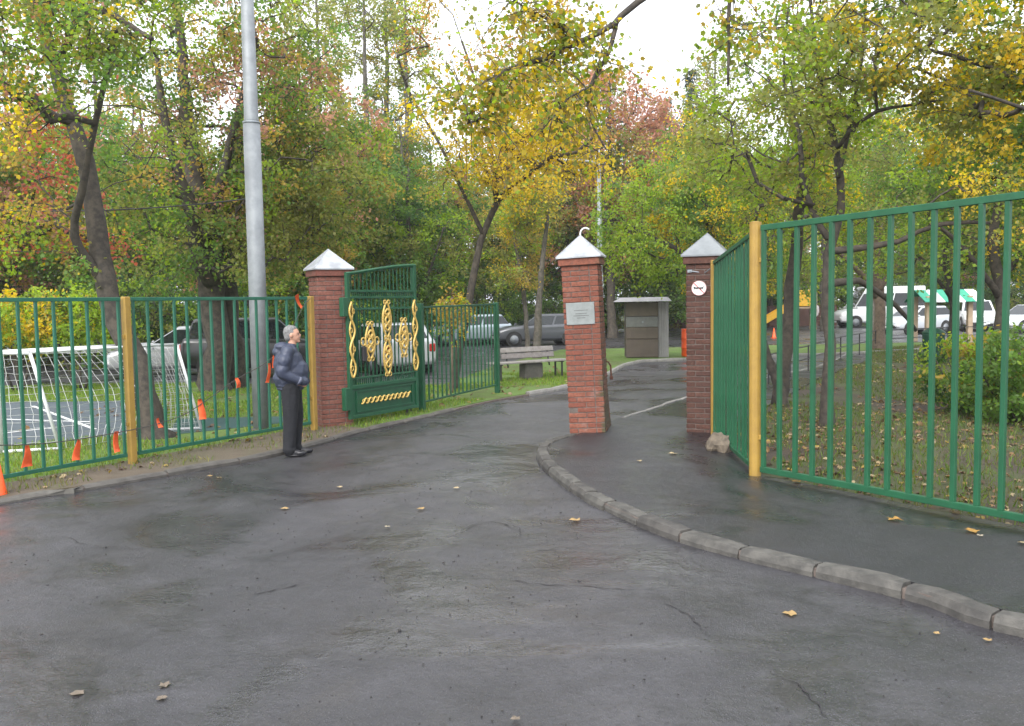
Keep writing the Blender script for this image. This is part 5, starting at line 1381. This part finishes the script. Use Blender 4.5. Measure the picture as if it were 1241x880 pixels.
LBL = {'green': ('background_tree', 'dense green broadleaf tree in the row behind the parking', 'tree', 'green background trees'),
       'olive': ('background_tree', 'olive and gold autumn tree in the row behind the parking', 'tree', 'olive background trees'),
       'pink': ('background_tree', 'tree turned pink and orange in the background row', 'tree', 'pink background trees'),
       'tall': ('background_tree', 'tall thin grey stemmed tree with sparse crown against sky', 'tree', 'tall sparse background trees'),
       'shrub': ('background_shrub', 'dark green bush in the undergrowth behind the parking', 'shrub', 'undergrowth bushes'),
       'conifer': ('conifer_tree', 'dark tall conifer far beyond the car park', 'tree', 'far conifers')}
rb = random.Random(12)
def bgtree(kind, pxx, Y_, s=1.0, dz=0.0):
    nm, lab, cat, grp = LBL[kind]; p = D(pxx, 400, Y_)
    t = empty(nm, (p.x, Y_, -.02 + dz), lab, cat, grp, rz=rb.uniform(0, 6.28)); s *= rb.uniform(.93, 1.07); t.scale = (s, s, s * rb.uniform(.95, 1.05))
    link_mesh('trunk', K[kind][0], t); link_mesh('crown', K[kind][1], t)
for a in ((-60, 30), (30, 31), (85, 33), (150, 30), (205, 32), (300, 31), (350, 33), (400, 30), (440, 33), (500, 48), (545, 50), (590, 49), (635, 51), (690, 50), (735, 56), (790, 60)): bgtree('shrub', *a, 1.0)
for a in ((830, 66), (880, 67), (930, 66), (975, 67), (1140, 68), (1190, 66), (1240, 67), (1290, 66), (1040, 68), (1090, 67)): bgtree('shrub', *a, 1.25)
SEEN = {'green': 'dense green broadleaf tree ', 'olive': 'olive and gold autumn tree ', 'pink': 'tree turned pink and orange '}
for k, pxx, Y_, s, wh in (('green', -30, 34, 1.0, 'past the far end of the left fence'), ('olive', 20, 30, .9, 'behind the left post of the goal'), ('pink', -70, 27, .8, 'at the far left end of the lawn'),
        ('green', 120, 35, 1.0, 'behind the goal and the leaning maple'), ('olive', 180, 38, 1.05, 'behind the silver hatchback'), ('green', 330, 34, .9, 'behind the black sport utility car'), ('olive', 385, 31, .92, 'behind the rose brick pillar'),
        ('green', 440, 36, .95, 'beyond the white hatchback'), ('pink', 425, 42, .85, 'showing above the rose brick pillar'), ('olive', 350, 45, .95, 'high behind the lamp post and black car'), ('green', 500, 34, .78, 'above the end of the open gate leaf'),
        ('olive', 525, 45, .95, 'behind the low inner fence'), ('green', 560, 52, 1.05, 'behind the pale blue grey car'), ('olive', 610, 54, 1.0, 'between the pale car and the dark hatchback'), ('green', 655, 55, 1.0, 'behind the dark grey hatchback'),
        ('pink', 742, 48, 1.28, 'beside the slim curved lamp post'), ('olive', 705, 60, 1.1, 'far behind the leaning pillar'), ('pink', 800, 52, 1.15, 'rising behind the small shed'), ('green', 770, 66, 1.1, 'far behind the small shed'), ('green', 850, 45, 1.0, 'behind the dark pillar and orange barrel'),
        ('green', 900, 58, 1.15, 'at the left end of the brown wall'), ('olive', 935, 64, 1.1, 'behind the brown wall and cones'), ('green', 985, 70, 1.2, 'behind the yellow slide'), ('olive', 1040, 72, 1.2, 'behind the nose of the white minibus'), ('green', 1100, 70, 1.2, 'behind the tail of the white minibus'),
        ('olive', 1160, 66, 1.15, 'behind the green canopy'), ('green', 1215, 68, 1.2, 'behind the white estate car'), ('olive', 1275, 66, 1.2, 'behind the pale silver car'), ('green', 1330, 50, 1.2, 'past the pale silver car by the shrub'),
        ('pink', 60, 44, 1.15, 'high behind the football goal'), ('olive', -120, 40, 1.2, 'beyond the left end of the court'), ('green', 260, 44, 1.1, 'behind the two dark maple trunks'),
        ('olive', 690, 50, 1.35, 'left of the slim curved lamp post'), ('green', 838, 52, 1.4, 'tall above the dark pillar'), ('olive', 775, 62, 1.35, 'far beyond the shed behind the pink trees')):
    bgtree(k, pxx, Y_, s); COL.objects[-3]['label'] = SEEN[k] + wh
for pxx, Y_, s in ((452, 40, .95), (475, 43, 1.05), (500, 41, .9), (395, 48, 1.0), (960, 46, .9), (1000, 52, 1.0), (1060, 48, .9), (722, 55, .9), (868, 50, .85), (620, 60, .95), (130, 50, 1.0), (30, 48, .9)): bgtree('tall', pxx, Y_, s)
for pxx, Y_, s in ((838, 72, 1.12), (808, 84, 1.15), (1130, 86, .9)): bgtree('conifer', pxx, Y_, s)

# ------------------------------------------------------------------ grass, leaf litter
def inside(P, poly):
    x, y = P[:, 0], P[:, 1]; r_ = np.zeros(len(P), bool); j = len(poly) - 1
    for i in range(len(poly)):
        xi, yi, xj, yj = poly[i][0], poly[i][1], poly[j][0], poly[j][1]
        c = ((yi > y) != (yj > y)) & (x < (xj - xi) * (y - yi) / (yj - yi + 1e-12) + xi); r_ ^= c; j = i
    return r_
rs = np.random.RandomState(2)
def blades(name, label, poly, holes, x0, x1, y0, y1, n_, z, hmin, hmax, cols, w_=.012):
    P = np.stack([rs.uniform(x0, x1, n_), rs.uniform(y0, y1, n_)], 1)
    ok = inside(P, poly)
    for h_ in holes: ok &= ~inside(P, h_)
    ok &= cloud(np.c_[P, np.zeros(len(P))], 3) > -.55
    P = P[ok]; n_ = len(P)
    C = np.c_[P, np.full(n_, z)]; U = rs.normal(size=(n_, 3)) * .35; U[:, 2] = 1; N = rs.normal(size=(n_, 3)); N[:, 2] *= .1
    sz = rs.uniform(hmin, hmax, n_); C[:, 2] += sz * .45
    c = np.array(cols)[rs.randint(len(cols), size=n_)] * rs.uniform(.7, 1.3, (n_, 1))
    shp = np.array([(-.10, -.5, 0), (.10, -.5, 0), (.05, .1, .05), (0, .5, .22)])
    o = link_mesh(name, leaf_mesh(name, C, U, N, sz, c, shp, M['grass']), None); tag(o, label, 'grass', kind='stuff')
GR = [np.array([.13, .22, .024]), np.array([.17, .26, .032]), np.array([.10, .18, .022]), np.array([.19, .21, .045])]
lawnp = [(p.x, p.y) for p in inset(kerbL, -.16, 20) + lawn[len(inset(kerbL, -.16, 20)):]]
vwide = inset(vk, 0.05, 12) + verge[len(inset(vk, 0, 12)):]
holes = [[(p.x, p.y) for p in vwide], [(p.x, p.y) for p in (c0, c1, c2, c3)], [(p.x, p.y) for p in (G(205, 531), G(345, 516), G(360, 508), G(215, 511))], [(p.x, p.y) for p in verge]]
blades('lawn_grass', 'short bright green grass of the lawn beside the drive', lawnp, holes, -13, 3.5, 9, 24, 130000, .045, .04, .085, GR)
soilp = [(p.x, p.y) for p in soil]
GR2 = [np.array([.07, .12, .020]), np.array([.10, .14, .026]), np.array([.11, .11, .035])]
keep = [(3.2, 7), (14, 7), (14, 12), (6, 13)]
blades('park_grass', 'thin patchy grass growing through the leaf litter', soilp, [], 3, 22, 6.5, 35, 140000, .06, .035, .095, GR2)
vp = [(p.x, p.y) for p in inset(vk, -.16, 12) + verge[len(inset(vk, 0, 12)):]]
blades('verge_grass', 'sparse grass tufts on the strip by the left kerb', vp, [], -9, -2, 8, 15, 9000, .05, .03, .08, [np.array([.12, .13, .03]), np.array([.17, .15, .05]), np.array([.09, .14, .025])])

def litter(name, label, poly, x0, x1, y0, y1, n_, z, s, sd, gate=-1.0):
    r2 = np.random.RandomState(sd); P = np.stack([r2.uniform(x0, x1, n_), r2.uniform(y0, y1, n_)], 1)
    ok = inside(P, poly) & (cloud(np.c_[P * 1.3, np.zeros(len(P))], sd) > gate); P = P[ok]; n_ = len(P)
    C = np.c_[P, z + r2.uniform(.004, .03, n_)]; U = r2.normal(size=(n_, 3)); U[:, 2] *= .18; N = r2.normal(size=(n_, 3)) * .28; N[:, 2] += 1
    pal = np.array([(.30, .22, .12), (.25, .15, .07), (.17, .10, .055), (.38, .30, .18), (.11, .075, .05), (.31, .22, .06), (.13, .09, .055)])
    c = pal[r2.randint(len(pal), size=n_)] * r2.uniform(.6, 1.25, (n_, 1))
    shp = MAPLE.copy(); shp[:, 2] *= 3
    o = link_mesh(name, leaf_mesh(name, C, U, N, s * r2.uniform(.6, 1.3, n_), c, shp, M['litter'])); tag(o, label, 'leaves', kind='stuff')
litter('leaf_litter', 'brown and yellow fallen leaves carpeting the park soil', soilp, 2.8, 14, 5.5, 16, 4600, .07, .075, 31, -.6)
litter('leaf_litter', 'scattered fallen leaves on the far park lawn', soilp, 3, 26, 16, 35, 5000, .07, .085, 32, -.3)
litter('leaf_litter', 'pale fallen leaves on the worn strip by the left kerb', vp, -9, -2, 8, 15, 420, .055, .085, 33, -.3)
litter('leaf_litter', 'fallen leaves lying in the lawn grass near the bench', lawnp, -8, 3.5, 12, 27, 1100, .06, .09, 34, -.2)

# single leaves on the asphalt
LG = 'single leaves on the wet asphalt'
rl2 = random.Random(9)
for (a, b_, on, s_, c_) in ((697, 632, 0, .13, 0), (816, 551, 1, .13, 2), (957, 746, 0, .11, 0), (1083, 631, 1, .14, 1), (1178, 645, 1, .14, 1), (1188, 651, 1, .06, 3), (1135, 770, 0, .05, 0), (1197, 778, 0, .06, 0), (94, 843, 0, .09, 4), (200, 833, 0, .08, 4), (196, 849, 0, .07, 4),
                            (265, 580, 0, .11, 2), (255, 578, 0, .08, 0), (510, 618, 0, .10, 0), (553, 593, 0, .09, 2), (412, 592, 0, .09, 2), (345, 618, 0, .10, 0), (775, 560, 1, .08, 2), (965, 585, 1, .12, 1), (1020, 592, 1, .10, 2), (1240, 660, 1, .1, 2), (625, 874, 0, .06, 4), (470, 640, 0, .07, 3)):
    p = G(a, b_, PZ if on else 0); s_ *= .82
    shp = MAPLE.copy(); shp[:, 2] = [rl2.uniform(0, .16) for _ in range(len(MAPLE))]; n_ = len(shp)
    me = bpy.data.meshes.new('fallen_leaf'); v_ = [tuple(x * s_) for x in shp] + [(0, 0, .03 * s_), (0.03 * s_, -.75 * s_, .05 * s_)]
    me.from_pydata(v_, [], [(i, (i + 1) % n_, n_) for i in range(n_)] + [(0, n_ + 1, n_)]); me.update()
    at = me.attributes.new('leafcol', 'FLOAT_COLOR', 'POINT'); cc = ((.34, .23, .10), (.33, .19, .05), (.34, .27, .16), (.30, .26, .19), (.16, .13, .10))[c_]
    at.data.foreach_set('color', [x for _ in v_ for x in (*cc, 1)])
    o = link_mesh('fallen_leaf', me, None, M['litter']); dz = .012
    o.location = (p.x, p.y, p.z + dz); o.rotation_euler = (0, 0, rl2.uniform(0, 6.28))
    if on: tag(o, 'dry maple leaf lying on the dark pavement inside the kerb', 'leaf', 'single leaves on the pavement')
    else: tag(o, 'dry maple leaf lying on the wet road asphalt', 'leaf', LG)
# bits of broken asphalt and twigs on the road
rs2 = np.random.RandomState(14); mb = MB()
for _ in range(1500):
    x_, y2 = rs2.uniform(-5, 3), rs2.uniform(3.6, 11); s_ = rs2.uniform(.002, .006) * (1.7 if rs2.uniform() < .06 else 1)
    mb.box((x_, y2, s_ * .3), (s_ * 2, s_ * 1.4, s_), rz(rs2.uniform(0, 3)))
tag(mb.build('road_grit', mat('grit', (.05, .048, .046), (.022, .021, .021), .7, scale=30), None), 'loose grit and crumbs of asphalt on the road', 'grit', kind='stuff')

# ------------------------------------------------------------------ haze of damp autumn air
hz_ = MB().box((5, 40, 20), (260, 240, 41.6)).build('haze', None)
hm_ = bpy.data.materials.new('damp_air'); hm_.use_nodes = True; t = hm_.node_tree; t.nodes.clear()
o = t.nodes.new('ShaderNodeOutputMaterial'); vsc = t.nodes.new('ShaderNodeVolumePrincipled')
vsc.inputs['Color'].default_value = (.95, .96, 1, 1); vsc.inputs['Density'].default_value = .0006; vsc.inputs['Anisotropy'].default_value = .2
t.links.new(vsc.outputs[0], o.inputs['Volume']); hz_.data.materials.append(hm_)
tag(hz_, 'thin pale damp air over the whole place', 'haze', kind='stuff')
SC.cycles.volume_bounces = 1

# ------------------------------------------------------------------ ragged cracks and tar seams in the road
M['crack'] = mat('crack', (.016, .0155, .017), (.030, .029, .031), .9, scale=20)
rc = random.Random(21)
def road_z(x, y):
    i = min(max(np.searchsorted(xs, x), 1), len(xs) - 1); j = min(max(np.searchsorted(ys, y), 1), len(ys) - 1)
    return max(Z[j, i], Z[j - 1, i], Z[j, i - 1], Z[j - 1, i - 1])
for path, w in (([(560, 702), (640, 706), (720, 712), (810, 717)], .010), ([(800, 730), (835, 752), (865, 772)], .012), ([(930, 812), (975, 842), (1015, 878)], .009), ([(300, 722), (345, 713), (372, 703)], .014),
                ([(556, 646), (578, 633), (604, 630), (632, 641), (618, 654)], .010), ([(60, 650), (120, 662), (200, 664), (280, 655)], .007), ([(640, 668), (700, 664), (760, 672)], .008)):
    P = spline([G(*q) for q in path], .035); mb = MB(); vs = []; fs = []
    for i, q in enumerate(P):
        t_ = (P[min(i + 1, len(P) - 1)] - P[max(i - 1, 0)]).normalized(); nn = Vector((-t_.y, t_.x, 0)); e_ = min(1, 4 * i / len(P), 4 * (len(P) - 1 - i) / len(P)) + .05
        q = q + nn * (rc.uniform(-.014, .014) + .035 * math.sin(i * .31) * math.sin(i * .11 + 1)); a = w * .55 * e_ * rc.uniform(.1, 1.3)
        z0 = road_z(q.x, q.y) + .003
        vs += [(q.x + nn.x * a, q.y + nn.y * a, z0), (q.x - nn.x * a, q.y - nn.y * a, z0)]
        if i: k = 2 * i; fs.append((k - 2, k - 1, k + 1, k))
    mb.add(vs, fs); mb.build('crack', M['crack'], road)
